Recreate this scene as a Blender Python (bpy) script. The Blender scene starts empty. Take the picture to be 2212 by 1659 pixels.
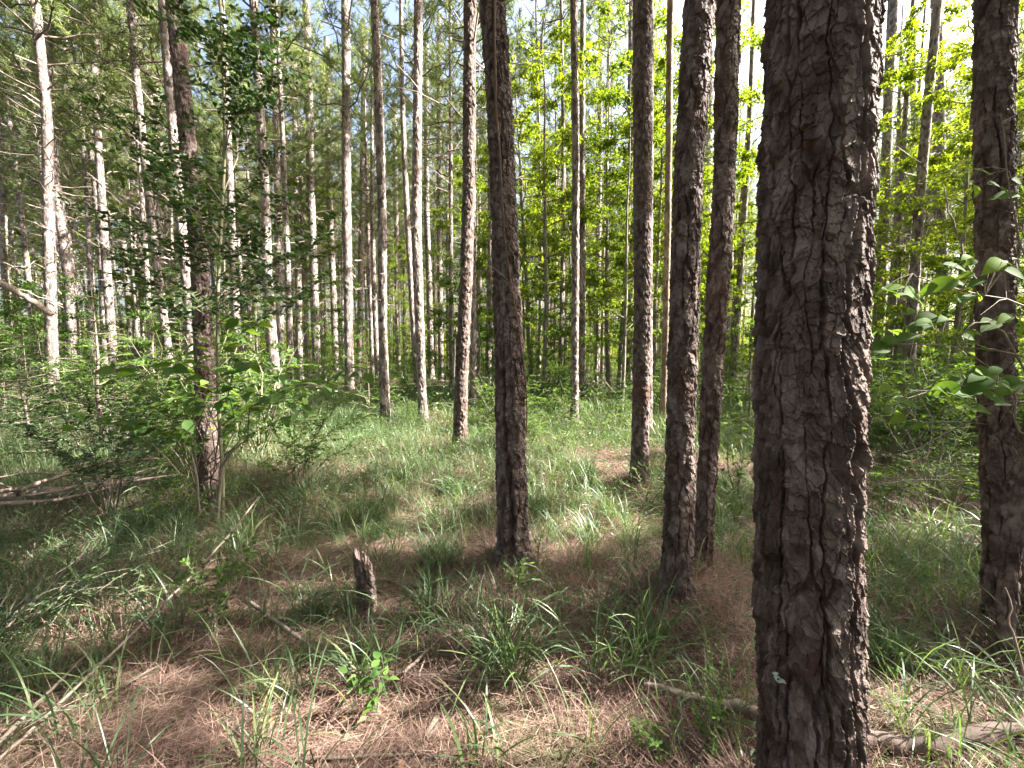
import bpy, math, random
import numpy as np
from mathutils import Vector

# ---------------------------------------------------------------- camera, world, sun, exposure
scene = bpy.context.scene
COL = scene.collection
R = math.radians
F = 840.0                      # focal length in units of a 2212 px wide picture
CAM = np.array([0.0, 0.0, 1.5])
PITCH = R(4.5)

cam_data = bpy.data.cameras.new('camera')
cam_data.sensor_width = 36.0
cam_data.lens = 36.0 * F / 2212.0
cam_data.clip_start = 0.05
cam_data.clip_end = 1000.0
cam = bpy.data.objects.new('camera', cam_data)
cam.location = CAM
cam.rotation_euler = (math.pi / 2 - PITCH, 0, 0)
COL.objects.link(cam)
scene.camera = cam

SUN_AZ, SUN_EL = R(88), R(42)
SUN = np.array([math.sin(SUN_AZ) * math.cos(SUN_EL), math.cos(SUN_AZ) * math.cos(SUN_EL), math.sin(SUN_EL)])
world = bpy.data.worlds.new('World')
scene.world = world
world.use_nodes = True
wn = world.node_tree
bg = wn.nodes['Background']
sky = wn.nodes.new('ShaderNodeTexSky')
sky.sky_type = 'NISHITA'
sky.sun_disc = False
sky.sun_elevation = SUN_EL
sky.sun_rotation = SUN_AZ
sky.air_density = 0.7
sky.dust_density = 7.0
sky.ozone_density = 1.0
wn.links.new(sky.outputs[0], bg.inputs[0])
bg.inputs[1].default_value = 0.085
sun_data = bpy.data.lights.new('sun', 'SUN')
sun_data.energy = 5.0
sun_data.angle = R(0.5)
sun_data.color = (1.0, 0.94, 0.86)
sun = bpy.data.objects.new('sun', sun_data)
sun.rotation_euler = Vector(SUN).to_track_quat('Z', 'Y').to_euler()
sun.location = (20, 8, 30)
COL.objects.link(sun)

scene.view_settings.view_transform = 'Standard'
scene.view_settings.look = 'None'
scene.view_settings.exposure = 3.15
scene.view_settings.gamma = 1.0
scene.render.engine = 'CYCLES'
scene.cycles.max_bounces = 7
scene.cycles.diffuse_bounces = 4
scene.cycles.glossy_bounces = 2
scene.cycles.transmission_bounces = 4
scene.cycles.use_denoising = True
scene.cycles.denoiser = 'OPENIMAGEDENOISE'
scene.cycles.denoising_input_passes = 'RGB_ALBEDO_NORMAL'
scene.cycles.denoising_prefilter = 'ACCURATE'
scene.cycles.sample_clamp_indirect = 6.0

rng = np.random.RandomState(7)
random.seed(7)

# ---------------------------------------------------------------- noise
def _tab(seed, nx, ny):
    return np.random.RandomState(seed).rand(nx, ny)

def vnoise(x, y, seed, nx=64, ny=64):
    """smooth value noise, periodic over nx, ny cells"""
    t = _tab(seed, nx, ny)
    xi = np.floor(x).astype(int); yi = np.floor(y).astype(int)
    fx = x - xi; fy = y - yi
    fx = fx * fx * (3 - 2 * fx); fy = fy * fy * (3 - 2 * fy)
    a = t[xi % nx, yi % ny]; b = t[(xi + 1) % nx, yi % ny]
    c = t[xi % nx, (yi + 1) % ny]; d = t[(xi + 1) % nx, (yi + 1) % ny]
    return (a * (1 - fx) + b * fx) * (1 - fy) + (c * (1 - fx) + d * fx) * fy

def fbm(x, y, seed, octv=4):
    s = 0; a = 0.5
    for k in range(octv):
        s = s + a * (vnoise(x, y, seed + k) - 0.5); x = x * 2.03 + 3.1; y = y * 2.03 + 1.7; a *= 0.5
    return s

def uvnoise(u, v, cells, vs, seed, octv=3):
    """noise periodic in u (0..1): cells round the trunk, v scaled by vs"""
    s = 0; a = 0.5; n = cells
    for k in range(octv):
        s = s + a * (vnoise(u * n, v * vs, seed + k, n, 97) - 0.5)
        n *= 2; vs *= 2; a *= 0.5
    return s

def voronoi(su, sv, nu, seed, nv=211):
    r = np.random.RandomState(seed)
    jx = r.rand(nu, nv); jy = r.rand(nu, nv); rid = r.rand(nu, nv, 3)
    iu = np.floor(su).astype(int); iv = np.floor(sv).astype(int)
    F1 = np.full(su.shape, 9.0); F2 = np.full(su.shape, 9.0)
    bi = np.zeros(su.shape, int); bj = np.zeros(su.shape, int)
    ox = np.zeros(su.shape); oy = np.zeros(su.shape)
    for du in (-1, 0, 1):
        for dv in (-1, 0, 1):
            cu = (iu + du); cv = (iv + dv)
            mu = cu % nu; mv = cv % nv
            dx = cu + 0.1 + 0.8 * jx[mu, mv] - su; dy = cv + 0.1 + 0.8 * jy[mu, mv] - sv
            d = np.sqrt(dx * dx + dy * dy)
            near = d < F1
            F2 = np.where(near, F1, np.minimum(F2, d))
            F1 = np.where(near, d, F1)
            bi = np.where(near, mu, bi); bj = np.where(near, mv, bj)
            ox = np.where(near, dx, ox); oy = np.where(near, dy, oy)
    return F1, F2, rid[bi, bj], ox, oy

def sstep(a, b, x):
    t = np.clip((x - a) / (b - a), 0, 1)
    return t * t * (3 - 2 * t)

# ---------------------------------------------------------------- ground height and projection
MOUNDS = []                    # (x, y, height, radius) needle mounds round the trunks
def ground_h(x, y):
    x = np.asarray(x, float); y = np.asarray(y, float)
    r = np.sqrt(x * x + y * y)
    h = 0.10 * fbm(x * 0.55 + 10, y * 0.55 + 10, 900, 3) + 0.10 * fbm(x * 2.3 + 5, y * 2.3 + 8, 910, 3) * np.clip(1.4 - r / 12, 0, 1)
    h = h * np.clip(r / 1.5, 0.3, 1)
    for (mx, my, mh, mr) in MOUNDS:
        d2 = ((x - mx) ** 2 + (y - my) ** 2) / (mr * mr)
        h = h + mh * np.exp(-d2)
    return h

def ray(px, py):
    a = (px - 1106.0) / F; b = (829.5 - py) / F
    cp, sp = math.cos(PITCH), math.sin(PITCH)
    return np.array([a, cp + b * sp, -sp + b * cp])

def on_ground(px, py):
    r = ray(px, py); h = 0.0
    for _ in range(6):
        t = (h - 1.5) / r[2]
        h = float(ground_h(r[0] * t, r[1] * t))
    return CAM + r * t

def at_depth(px, py, Y):
    r = ray(px, py)
    return CAM + r * (Y / r[1])

def to_px(p):
    d = np.asarray(p, float) - CAM
    cp, sp = math.cos(PITCH), math.sin(PITCH)
    z = d[..., 1] * cp - d[..., 2] * sp
    u = d[..., 1] * sp + d[..., 2] * cp
    z = np.where(z < 0.01, 0.01, z)
    return 1106 + F * d[..., 0] / z, 829.5 - F * u / z, z

# ---------------------------------------------------------------- object helpers
def tag(o, label=None, cat=None, group=None, kind=None):
    if label: o['label'] = label
    if cat: o['category'] = cat
    if group: o['group'] = group
    if kind: o['kind'] = kind
    return o

def empty(name, loc, label=None, cat=None, group=None):
    o = bpy.data.objects.new(name, None)
    o.empty_display_size = 0.1
    o.location = loc
    COL.objects.link(o)
    return tag(o, label, cat, group)

def link(name, mesh, parent=None, loc=(0, 0, 0), rz=0.0, sc=1.0):
    o = bpy.data.objects.new(name, mesh)
    o.location = loc
    o.rotation_euler = (0, 0, rz)
    o.scale = (sc, sc, sc) if not isinstance(sc, tuple) else sc
    if parent is not None: o.parent = parent
    COL.objects.link(o)
    return o

class MB:
    """collects triangles and quads with a per-vertex 'rnd' value, then makes ONE mesh"""
    def __init__(self):
        self.v = []; self.f = []; self.c = []; self.n = 0
    def add(self, verts, faces, mat=0, rnd=0.5, smooth=False):
        verts = np.asarray(verts, np.float32).reshape(-1, 3)
        faces = np.asarray(faces, np.int64)
        self.v.append(verts)
        self.f.append((faces + self.n, mat, smooth))
        c = np.empty(len(verts), np.float32); c[:] = rnd
        self.c.append(c)
        self.n += len(verts)
    def data(self):
        V = np.concatenate(self.v); C = np.concatenate(self.c)
        ls, lt, idx, mi, sm = [], [], [], [], []
        for f, m, s in self.f:
            k = f.shape[1]
            idx.append(f.reshape(-1)); lt.append(np.full(len(f), k, np.int32))
            mi.append(np.full(len(f), m, np.int32)); sm.append(np.full(len(f), s, bool))
        return dict(V=V, C=C, idx=np.concatenate(idx).astype(np.int32), lt=np.concatenate(lt), mi=np.concatenate(mi), sm=np.concatenate(sm))
    def build(self, name, mats):
        return mesh_from(self.data(), name, mats)

def mesh_from(D, name, mats, keep=None):
    V, C, idx, lt, mi, sm = D['V'], D['C'], D['idx'], D['lt'], D['mi'], D['sm']
    if keep is not None:
        idx = idx[np.repeat(keep, lt)]
        lt = lt[keep]; mi = mi[keep]; sm = sm[keep]
        used = np.zeros(len(V), bool); used[idx] = True
        remap = np.cumsum(used) - 1
        V = V[used]; C = C[used]; idx = remap[idx].astype(np.int32)
    me = bpy.data.meshes.new(name)
    me.vertices.add(len(V)); me.vertices.foreach_set('co', V.astype(np.float32).ravel())
    me.loops.add(len(idx)); me.loops.foreach_set('vertex_index', idx)
    me.polygons.add(len(lt))
    ls = np.concatenate([[0], np.cumsum(lt)[:-1]]).astype(np.int32)
    me.polygons.foreach_set('loop_start', ls)
    me.polygons.foreach_set('material_index', mi)
    me.polygons.foreach_set('use_smooth', sm)
    me.update(calc_edges=True)
    a = me.attributes.new('rnd', 'FLOAT', 'POINT')
    a.data.foreach_set('value', C.astype(np.float32))
    for m in (mats if isinstance(mats, (list, tuple)) else [mats]): me.materials.append(m)
    return me

def centers(D):
    idx, lt = D['idx'], D['lt']
    first = np.concatenate([[0], np.cumsum(lt)[:-1]])
    return (D['V'][idx[first]] + D['V'][idx[first + 1]] + D['V'][idx[first + 2]]) / 3.0

def norm(a):
    return a / np.maximum(np.linalg.norm(a, axis=-1, keepdims=True), 1e-9)

def frames(d, up=None, roll=None):
    """rotation matrices (N,3,3), columns x (side), y (along d), z (normal, near up)"""
    d = norm(np.asarray(d, float))
    if up is None: up = np.tile([0, 0, 1.0], (len(d), 1))
    x = np.cross(d, up)
    bad = np.linalg.norm(x, axis=1) < 1e-3
    x[bad] = [1, 0, 0]
    x = norm(x); z = np.cross(x, d)
    if roll is not None:
        c = np.cos(roll)[:, None]; s = np.sin(roll)[:, None]
        x, z = x * c + z * s, z * c - x * s
    return np.stack([x, d, z], axis=2)

def scatter(mb, tv, tf, P, M, S, mat=0, rnd=None, smooth=False):
    """copies a template (verts tv, faces tf) to points P with frames M and sizes S"""
    tv = np.asarray(tv, float); tf = np.asarray(tf, int)
    P = np.asarray(P, float); N = len(P)
    if N == 0: return
    S = np.asarray(S, float)
    if S.ndim == 0: S = np.full(N, float(S))
    L = tv[None] * (S[:, None, None] if S.ndim == 1 else S[:, None, :])
    V = np.einsum('nij,nkj->nki', M, L) + P[:, None, :]
    faces = tf[None] + (np.arange(N) * len(tv))[:, None, None]
    if rnd is None: rnd = np.random.RandomState(N).rand(N)
    mb.add(V.reshape(-1, 3), faces.reshape(-1, tf.shape[1]), mat, np.repeat(rnd, len(tv)), smooth)

def tube(mb, pts, rad, sides=6, mat=0, rnd=0.5, jag=0.0, cap=True):
    pts = np.asarray(pts, float); n = len(pts)
    rad = np.broadcast_to(np.asarray(rad, float), (n,)) if np.ndim(rad) == 0 else np.asarray(rad, float)
    t = norm(np.gradient(pts, axis=0))
    ref = np.array([0, 0, 1.0]) if abs(t[0][2]) < 0.9 else np.array([1.0, 0, 0])
    x = np.cross(t[0], ref); x /= np.linalg.norm(x)
    ang = np.arange(sides) * 2 * math.pi / sides
    V = np.zeros((n, sides, 3))
    for i in range(n):
        x = x - t[i] * np.dot(x, t[i]); x /= max(np.linalg.norm(x), 1e-9)
        y = np.cross(t[i], x)
        rr = rad[i] * (1 + jag * (rng.rand(sides) - 0.5)) if jag else rad[i]
        V[i] = pts[i] + (np.cos(ang) * rr)[:, None] * x + (np.sin(ang) * rr)[:, None] * y
    k = np.arange(sides); k2 = (k + 1) % sides
    F_ = []
    for i in range(n - 1):
        F_.append(np.stack([i * sides + k, i * sides + k2, (i + 1) * sides + k2, (i + 1) * sides + k], 1))
    V = V.reshape(-1, 3)
    base = mb.n
    mb.add(V, np.concatenate(F_), mat, rnd, True)
    if cap and sides > 4:
        for ring, p in ((0, pts[0]), (n - 1, pts[-1])):
            vv = np.concatenate([V[ring * sides:(ring + 1) * sides], [p]])
            ff = np.stack([k, k2, np.full(sides, sides)], 1)
            mb.add(vv, ff, mat, rnd, False)

def arc(p0, p1, sag=0.1, n=6, wob=0.02, r=None):
    """curved path from p0 to p1, bulging upward by sag of its length"""
    p0 = np.asarray(p0, float); p1 = np.asarray(p1, float)
    L = np.linalg.norm(p1 - p0); s = np.linspace(0, 1, n)[:, None]
    p = p0 + (p1 - p0) * s + np.array([0, 0, 1.0]) * (4 * sag * L * s * (1 - s))
    r = r or rng
    w = (r.rand(n, 3) - 0.5) * 2 * wob * L; w[0] = 0; w[-1] = 0
    return p + w

def along(path, s):
    """points at fractions s of a polyline"""
    path = np.asarray(path); x = np.linspace(0, 1, len(path))
    return np.stack([np.interp(s, x, path[:, k]) for k in range(3)], 1)
def along_dir(path, s):
    return norm(along(path, np.clip(s + 0.04, 0, 1)) - along(path, np.clip(s - 0.04, 0, 1)))

def ribbons(mb, base, az, L, th0, bend, W, S=4, mat=0, rnd=None, roll=None):
    """N grass-like blades: th0 first angle from vertical, bend the angle added to the tip"""
    N = len(base); s = np.linspace(0, 1, S + 1)
    th = th0[:, None] + bend[:, None] * s[None] ** 1.3
    step = (L / S)[:, None]
    dr = np.sin(th) * step; dz = np.cos(th) * step
    r_ = np.concatenate([np.zeros((N, 1)), np.cumsum(dr[:, :-1], 1)], 1)
    z_ = np.concatenate([np.zeros((N, 1)), np.cumsum(dz[:, :-1], 1)], 1)
    ca, sa = np.cos(az)[:, None], np.sin(az)[:, None]
    C = np.stack([base[:, 0:1] + r_ * ca, base[:, 1:2] + r_ * sa, base[:, 2:3] + z_], 2)
    side = np.stack([-sa, ca, np.zeros_like(ca)], 2)
    if roll is not None:
        side = side * np.cos(roll)[:, None, None] + np.array([0, 0, 1.0]) * np.sin(roll)[:, None, None]
    w = W[:, None] * (0.65 + 0.7 * s - 1.33 * s ** 2.2)[None] * 0.5
    w = np.maximum(w, W[:, None] * 0.02)
    A = C - side * w[:, :, None]; B = C + side * w[:, :, None]
    V = np.stack([A, B], 2).reshape(N, -1, 3)
    k = np.arange(S)
    f = np.stack([2 * k, 2 * k + 1, 2 * k + 3, 2 * k + 2], 1)
    faces = f[None] + (np.arange(N) * 2 * (S + 1))[:, None, None]
    if rnd is None: rnd = np.random.RandomState(N + 1).rand(N)
    mb.add(V.reshape(-1, 3), faces.reshape(-1, 4), mat, np.repeat(rnd, 2 * (S + 1)), True)

# leaf shapes: y runs from stalk to tip, x across, z up
LEAF_V = [(0, 0, 0), (-.24, .42, .07), (0, 1, -.12), (.24, .42, .07)]
LEAF_F = [(0, 3, 2), (0, 2, 1)]
_ys = [0, .12, .3, .5, .7, .87, 1.0]; _ws = [0.02, .20, .30, .29, .19, .08, 0.0]
BIG_V = []; BIG_F = []
for _i, (_y, _w) in enumerate(zip(_ys, _ws)):
    _z = -.28 * _y * _y
    BIG_V += [(-_w, _y, _z + .22 * _w), (0, _y, _z), (_w, _y, _z + .22 * _w)]
    if _i:
        _b = 3 * _i
        BIG_F += [(_b - 3, _b - 2, _b + 1, _b), (_b - 2, _b - 1, _b + 2, _b + 1)]
OVAL_V = [(0, 0, 0), (-.2, .25, .05), (-.24, .6, .04), (0, 1, -.06), (.24, .6, .04), (.2, .25, .05), (0, .5, -.01)]
OVAL_F = [(0, 6, 1), (1, 6, 2), (2, 6, 3), (3, 6, 4), (4, 6, 5), (5, 6, 0)]

# ---------------------------------------------------------------- materials
def new_mat(name):
    m = bpy.data.materials.new(name); m.use_nodes = True
    nt = m.node_tree; b = nt.nodes['Principled BSDF']
    return m, nt, b
def ramp(nt, stops, interp='LINEAR'):
    r = nt.nodes.new('ShaderNodeValToRGB'); r.color_ramp.interpolation = interp
    e = r.color_ramp.elements
    while len(e) < len(stops): e.new(0.5)
    for k, (p, c) in enumerate(stops):
        e[k].position = p; e[k].color = (*c, 1)
    return r
def attr(nt, name='rnd'):
    a = nt.nodes.new('ShaderNodeAttribute'); a.attribute_name = name
    return a
def mixc(nt, fac, a, b, mode='MIX'):
    m = nt.nodes.new('ShaderNodeMix'); m.data_type = 'RGBA'; m.blend_type = mode
    if isinstance(fac, (int, float)): m.inputs[0].default_value = fac
    else: nt.links.new(fac, m.inputs[0])
    for i, v in ((6, a), (7, b)):
        if isinstance(v, tuple): m.inputs[i].default_value = (*v, 1)
        else: nt.links.new(v, m.inputs[i])
    return m.outputs[2]
def noise(nt, scale, detail=4, vec=None, rough=.6):
    n = nt.nodes.new('ShaderNodeTexNoise'); n.inputs['Scale'].default_value = scale
    n.inputs['Detail'].default_value = detail; n.inputs['Roughness'].default_value = rough
    if vec is not None: nt.links.new(vec, n.inputs['Vector'])
    return n
def coords(nt, scale=(1, 1, 1), kind='Object'):
    t = nt.nodes.new('ShaderNodeTexCoord'); m = nt.nodes.new('ShaderNodeMapping')
    m.inputs['Scale'].default_value = scale
    nt.links.new(t.outputs[kind], m.inputs['Vector'])
    return m.outputs[0]

def leaf_mat(name, stops, trans=0.4, rough=0.45, spec=0.35, tcol=(1.3, 1.35, .55)):
    m, nt, b = new_mat(name)
    a = attr(nt); oi = nt.nodes.new('ShaderNodeObjectInfo')
    mad = nt.nodes.new('ShaderNodeMath'); mad.operation = 'MULTIPLY_ADD'
    mad.inputs[1].default_value = 0.25; nt.links.new(oi.outputs['Random'], mad.inputs[0])
    sc = nt.nodes.new('ShaderNodeMath'); sc.operation = 'MULTIPLY'; sc.inputs[1].default_value = 0.75
    nt.links.new(a.outputs['Fac'], sc.inputs[0]); nt.links.new(sc.outputs[0], mad.inputs[2])
    r = ramp(nt, stops); nt.links.new(mad.outputs[0], r.inputs[0])
    nt.links.new(r.outputs[0], b.inputs['Base Color'])
    b.inputs['Roughness'].default_value = rough
    b.inputs['Specular IOR Level'].default_value = spec
    tr = nt.nodes.new('ShaderNodeBsdfTranslucent')
    nt.links.new(mixc(nt, 1.0, r.outputs[0], tcol, 'MULTIPLY'), tr.inputs['Color'])
    mx = nt.nodes.new('ShaderNodeMixShader'); mx.inputs[0].default_value = trans
    nt.links.new(b.outputs[0], mx.inputs[1]); nt.links.new(tr.outputs[0], mx.inputs[2])
    nt.links.new(mx.outputs[0], nt.nodes['Material Output'].inputs[0])
    return m

M = {}
M['needle'] = leaf_mat('pine_needles', [(0, (.085, .125, .045)), (.5, (.14, .185, .075)), (1, (.24, .27, .12))], .48, .5)
M['leaf'] = leaf_mat('broad_leaves', [(0, (.05, .10, .02)), (.4, (.09, .165, .028)), (.8, (.16, .235, .035)), (1, (.30, .32, .05))], .64, .55, .25, (1.6, 1.3, .3))
M['holly'] = leaf_mat('small_dark_leaves', [(0, (.022, .048, .016)), (.8, (.045, .085, .026)), (1, (.10, .17, .03))], .3, .6, .25)
M['bush'] = leaf_mat('bush_leaves', [(0, (.045, .095, .028)), (.7, (.085, .16, .04)), (1, (.17, .27, .05))], .58, .7, .15, (1.5, 1.35, .45))
M['grass'] = leaf_mat('grass_blades', [(0, (.045, .085, .045)), (.5, (.08, .13, .06)), (.8, (.14, .19, .075)), (1, (.32, .29, .16))], .4, .4)
M['cover'] = leaf_mat('ground_cover_leaves', [(0, (.05, .10, .045)), (.6, (.085, .15, .06)), (1, (.17, .23, .08))], .4, .5)
M['feather'] = leaf_mat('hemlock_leaves', [(0, (.07, .12, .04)), (.6, (.12, .17, .05)), (1, (.2, .23, .08))], .4, .5)
M['litter'] = leaf_mat('dead_needles', [(0, (.09, .056, .045)), (.4, (.17, .108, .086)), (.8, (.29, .195, .158)), (1, (.42, .32, .25))], .1, .7, .2, (1, .9, .8))
M['dead_leaf'] = leaf_mat('dead_leaves', [(0, (.12, .06, .035)), (.6, (.26, .14, .08)), (1, (.42, .29, .19))], .25, .6, .3, (1, .8, .6))

def bark_mat(name, dark, mid, light, red, red_amt=.5, bump=.4, coarse=False, fine=220):
    """plates coloured by their own random value ('rnd'), worn-off places show redder inner bark ('wear')"""
    m, nt, b = new_mat(name)
    a = attr(nt); w = attr(nt, 'wear')
    vec = coords(nt, (1, 1, .5))
    n1 = noise(nt, 38, 6, vec, .7); n2 = noise(nt, 5, 3, coords(nt, (1, 1, .6)))
    if coarse:
        oi = nt.nodes.new('ShaderNodeObjectInfo')
        mp = nt.nodes.new('ShaderNodeMapping'); t = nt.nodes.new('ShaderNodeTexCoord')
        mp.inputs['Scale'].default_value = (1, 1, .42)
        nt.links.new(t.outputs['Object'], mp.inputs[0])
        wn_ = noise(nt, 9, 3, mp.outputs[0]); 
        wv = nt.nodes.new('ShaderNodeMix'); wv.data_type = 'VECTOR'; wv.inputs[0].default_value = .06
        nt.links.new(mp.outputs[0], wv.inputs[4]); nt.links.new(wn_.outputs['Color'], wv.inputs[5])
        v1 = nt.nodes.new('ShaderNodeTexVoronoi'); v1.feature = 'F1'; v1.inputs['Scale'].default_value = 24
        nt.links.new(wv.outputs[1], v1.inputs['Vector'])
        v2 = nt.nodes.new('ShaderNodeTexVoronoi'); v2.feature = 'DISTANCE_TO_EDGE'; v2.inputs['Scale'].default_value = 24
        nt.links.new(wv.outputs[1], v2.inputs['Vector'])
        sep = nt.nodes.new('ShaderNodeSeparateColor'); nt.links.new(v1.outputs['Color'], sep.inputs[0])
        fac = sep.outputs[0]
    else:
        fac = a.outputs['Fac']
    add = nt.nodes.new('ShaderNodeMath'); add.operation = 'MULTIPLY_ADD'; add.inputs[1].default_value = .55
    nt.links.new(n1.outputs[0], add.inputs[0])
    sub = nt.nodes.new('ShaderNodeMath'); sub.operation = 'MULTIPLY_ADD'; sub.inputs[1].default_value = .95; sub.inputs[2].default_value = -.24
    nt.links.new(fac, sub.inputs[0]); nt.links.new(sub.outputs[0], add.inputs[2])
    r = ramp(nt, [(.1, dark), (.42, mid), (.8, light)])
    nt.links.new(add.outputs[0], r.inputs[0])
    rf = nt.nodes.new('ShaderNodeMath'); rf.operation = 'MULTIPLY'; rf.inputs[1].default_value = red_amt
    if coarse:
        rr = ramp(nt, [(.45, (0, 0, 0)), (.62, (1, 1, 1))]); nt.links.new(n2.outputs[0], rr.inputs[0]); nt.links.new(rr.outputs[0], rf.inputs[0])
    else:
        nt.links.new(w.outputs['Fac'], rf.inputs[0])
    c = mixc(nt, rf.outputs[0], r.outputs[0], red)
    # small pale lichen flecks
    nl = noise(nt, 60, 3, coords(nt)); rl = ramp(nt, [(.66, (0, 0, 0)), (.72, (.5, .5, .5))]); nt.links.new(nl.outputs[0], rl.inputs[0])
    c = mixc(nt, rl.outputs[0], c, (.17, .18, .145))
    nt.links.new(c, b.inputs['Base Color'])
    b.inputs['Roughness'].default_value = .85
    b.inputs['Specular IOR Level'].default_value = .25
    bp = nt.nodes.new('ShaderNodeBump'); bp.inputs['Strength'].default_value = bump; bp.inputs['Distance'].default_value = .004
    nf = noise(nt, fine, 4, coords(nt, (1, 1, .6)), .7); nt.links.new(nf.outputs[0], bp.inputs['Height'])
    last = bp
    if coarse:
        rd = ramp(nt, [(0, (0, 0, 0)), (.12, (1, 1, 1))]); nt.links.new(v2.outputs['Distance'], rd.inputs[0])
        hh = mixc(nt, .5, rd.outputs[0], v1.outputs['Color'])
        b2 = nt.nodes.new('ShaderNodeBump'); b2.inputs['Strength'].default_value = .9; b2.inputs['Distance'].default_value = .012
        nt.links.new(hh, b2.inputs['Height']); nt.links.new(bp.outputs[0], b2.inputs['Normal']); last = b2
    nt.links.new(last.outputs[0], b.inputs['Normal'])
    return m
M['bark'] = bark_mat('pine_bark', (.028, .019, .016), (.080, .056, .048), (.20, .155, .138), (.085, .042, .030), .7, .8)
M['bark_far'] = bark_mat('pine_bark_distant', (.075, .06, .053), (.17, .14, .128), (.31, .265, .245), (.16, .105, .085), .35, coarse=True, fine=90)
M['smooth_bark'] = bark_mat('smooth_grey_bark', (.10, .09, .07), (.17, .15, .12), (.26, .24, .2), (.15, .13, .09), .3, .25, coarse=True, fine=60)
M['tan_wood'] = bark_mat('barkless_tan_wood', (.12, .09, .06), (.22, .165, .115), (.31, .25, .185), (.12, .08, .055), .8, .5, coarse=True, fine=60)

def twig_mat(name, c0, c1, c2, sc=30):
    m, nt, b = new_mat(name)
    a = attr(nt); n = noise(nt, sc, 5, coords(nt, (1, 1, 1)), .7)
    ad = nt.nodes.new('ShaderNodeMath'); ad.operation = 'MULTIPLY_ADD'; ad.inputs[1].default_value = .6; 
    s2 = nt.nodes.new('ShaderNodeMath'); s2.operation = 'MULTIPLY'; s2.inputs[1].default_value = .5
    nt.links.new(a.outputs['Fac'], s2.inputs[0]); nt.links.new(n.outputs[0], ad.inputs[0]); nt.links.new(s2.outputs[0], ad.inputs[2])
    r = ramp(nt, [(.2, c0), (.5, c1), (.85, c2)]); nt.links.new(ad.outputs[0], r.inputs[0])
    nt.links.new(r.outputs[0], b.inputs['Base Color']); b.inputs['Roughness'].default_value = .8
    bp = nt.nodes.new('ShaderNodeBump'); bp.inputs['Strength'].default_value = .5; bp.inputs['Distance'].default_value = .003
    n2 = noise(nt, sc * 3, 3, coords(nt)); nt.links.new(n2.outputs[0], bp.inputs['Height']); nt.links.new(bp.outputs[0], b.inputs['Normal'])
    return m
M['twig'] = twig_mat('grey_brown_twig', (.07, .05, .04), (.14, .11, .085), (.25, .21, .17))
M['pale_twig'] = twig_mat('pale_bleached_twig', (.09, .065, .05), (.17, .125, .10), (.26, .20, .165))
M['green_stem'] = twig_mat('green_brown_stem', (.07, .075, .035), (.13, .13, .07), (.2, .2, .12))
M['dead_branch'] = twig_mat('dead_pine_branch', (.12, .09, .07), (.24, .19, .16), (.38, .32, .28))
M['log'] = twig_mat('weathered_log', (.06, .04, .034), (.125, .085, .07), (.21, .155, .135), 14)
M['vine'] = twig_mat('brown_vine', (.06, .032, .023), (.12, .068, .045), (.19, .115, .075))
M['lichen'] = twig_mat('pale_green_lichen', (.3, .36, .28), (.4, .46, .36), (.5, .56, .46))

def ground_mat():
    m, nt, b = new_mat('needle_covered_soil')
    vec = coords(nt)
    n1 = noise(nt, 1.1, 5, vec); n2 = noise(nt, 26, 8, vec, .8); n3 = noise(nt, .45, 4, vec)
    r = ramp(nt, [(.3, (.05, .032, .025)), (.5, (.09, .058, .045)), (.68, (.14, .092, .07)), (.8, (.19, .13, .10))])
    nt.links.new(n2.outputs[0], r.inputs[0])
    g = ramp(nt, [(.46, (0, 0, 0)), (.6, (.75, .75, .75))]); nt.links.new(n1.outputs[0], g.inputs[0])
    gc = ramp(nt, [(.3, (.035, .055, .02)), (.7, (.09, .13, .045))]); nt.links.new(n2.outputs[0], gc.inputs[0])
    c = mixc(nt, g.outputs[0], r.outputs[0], gc.outputs[0])
    nt.links.new(c, b.inputs['Base Color']); b.inputs['Roughness'].default_value = .95
    b.inputs['Specular IOR Level'].default_value = .1
    bp = nt.nodes.new('ShaderNodeBump'); bp.inputs['Strength'].default_value = .6; bp.inputs['Distance'].default_value = .02
    nt.links.new(n2.outputs[0], bp.inputs['Height']); nt.links.new(bp.outputs[0], b.inputs['Normal'])
    return m
M['ground'] = ground_mat()

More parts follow.
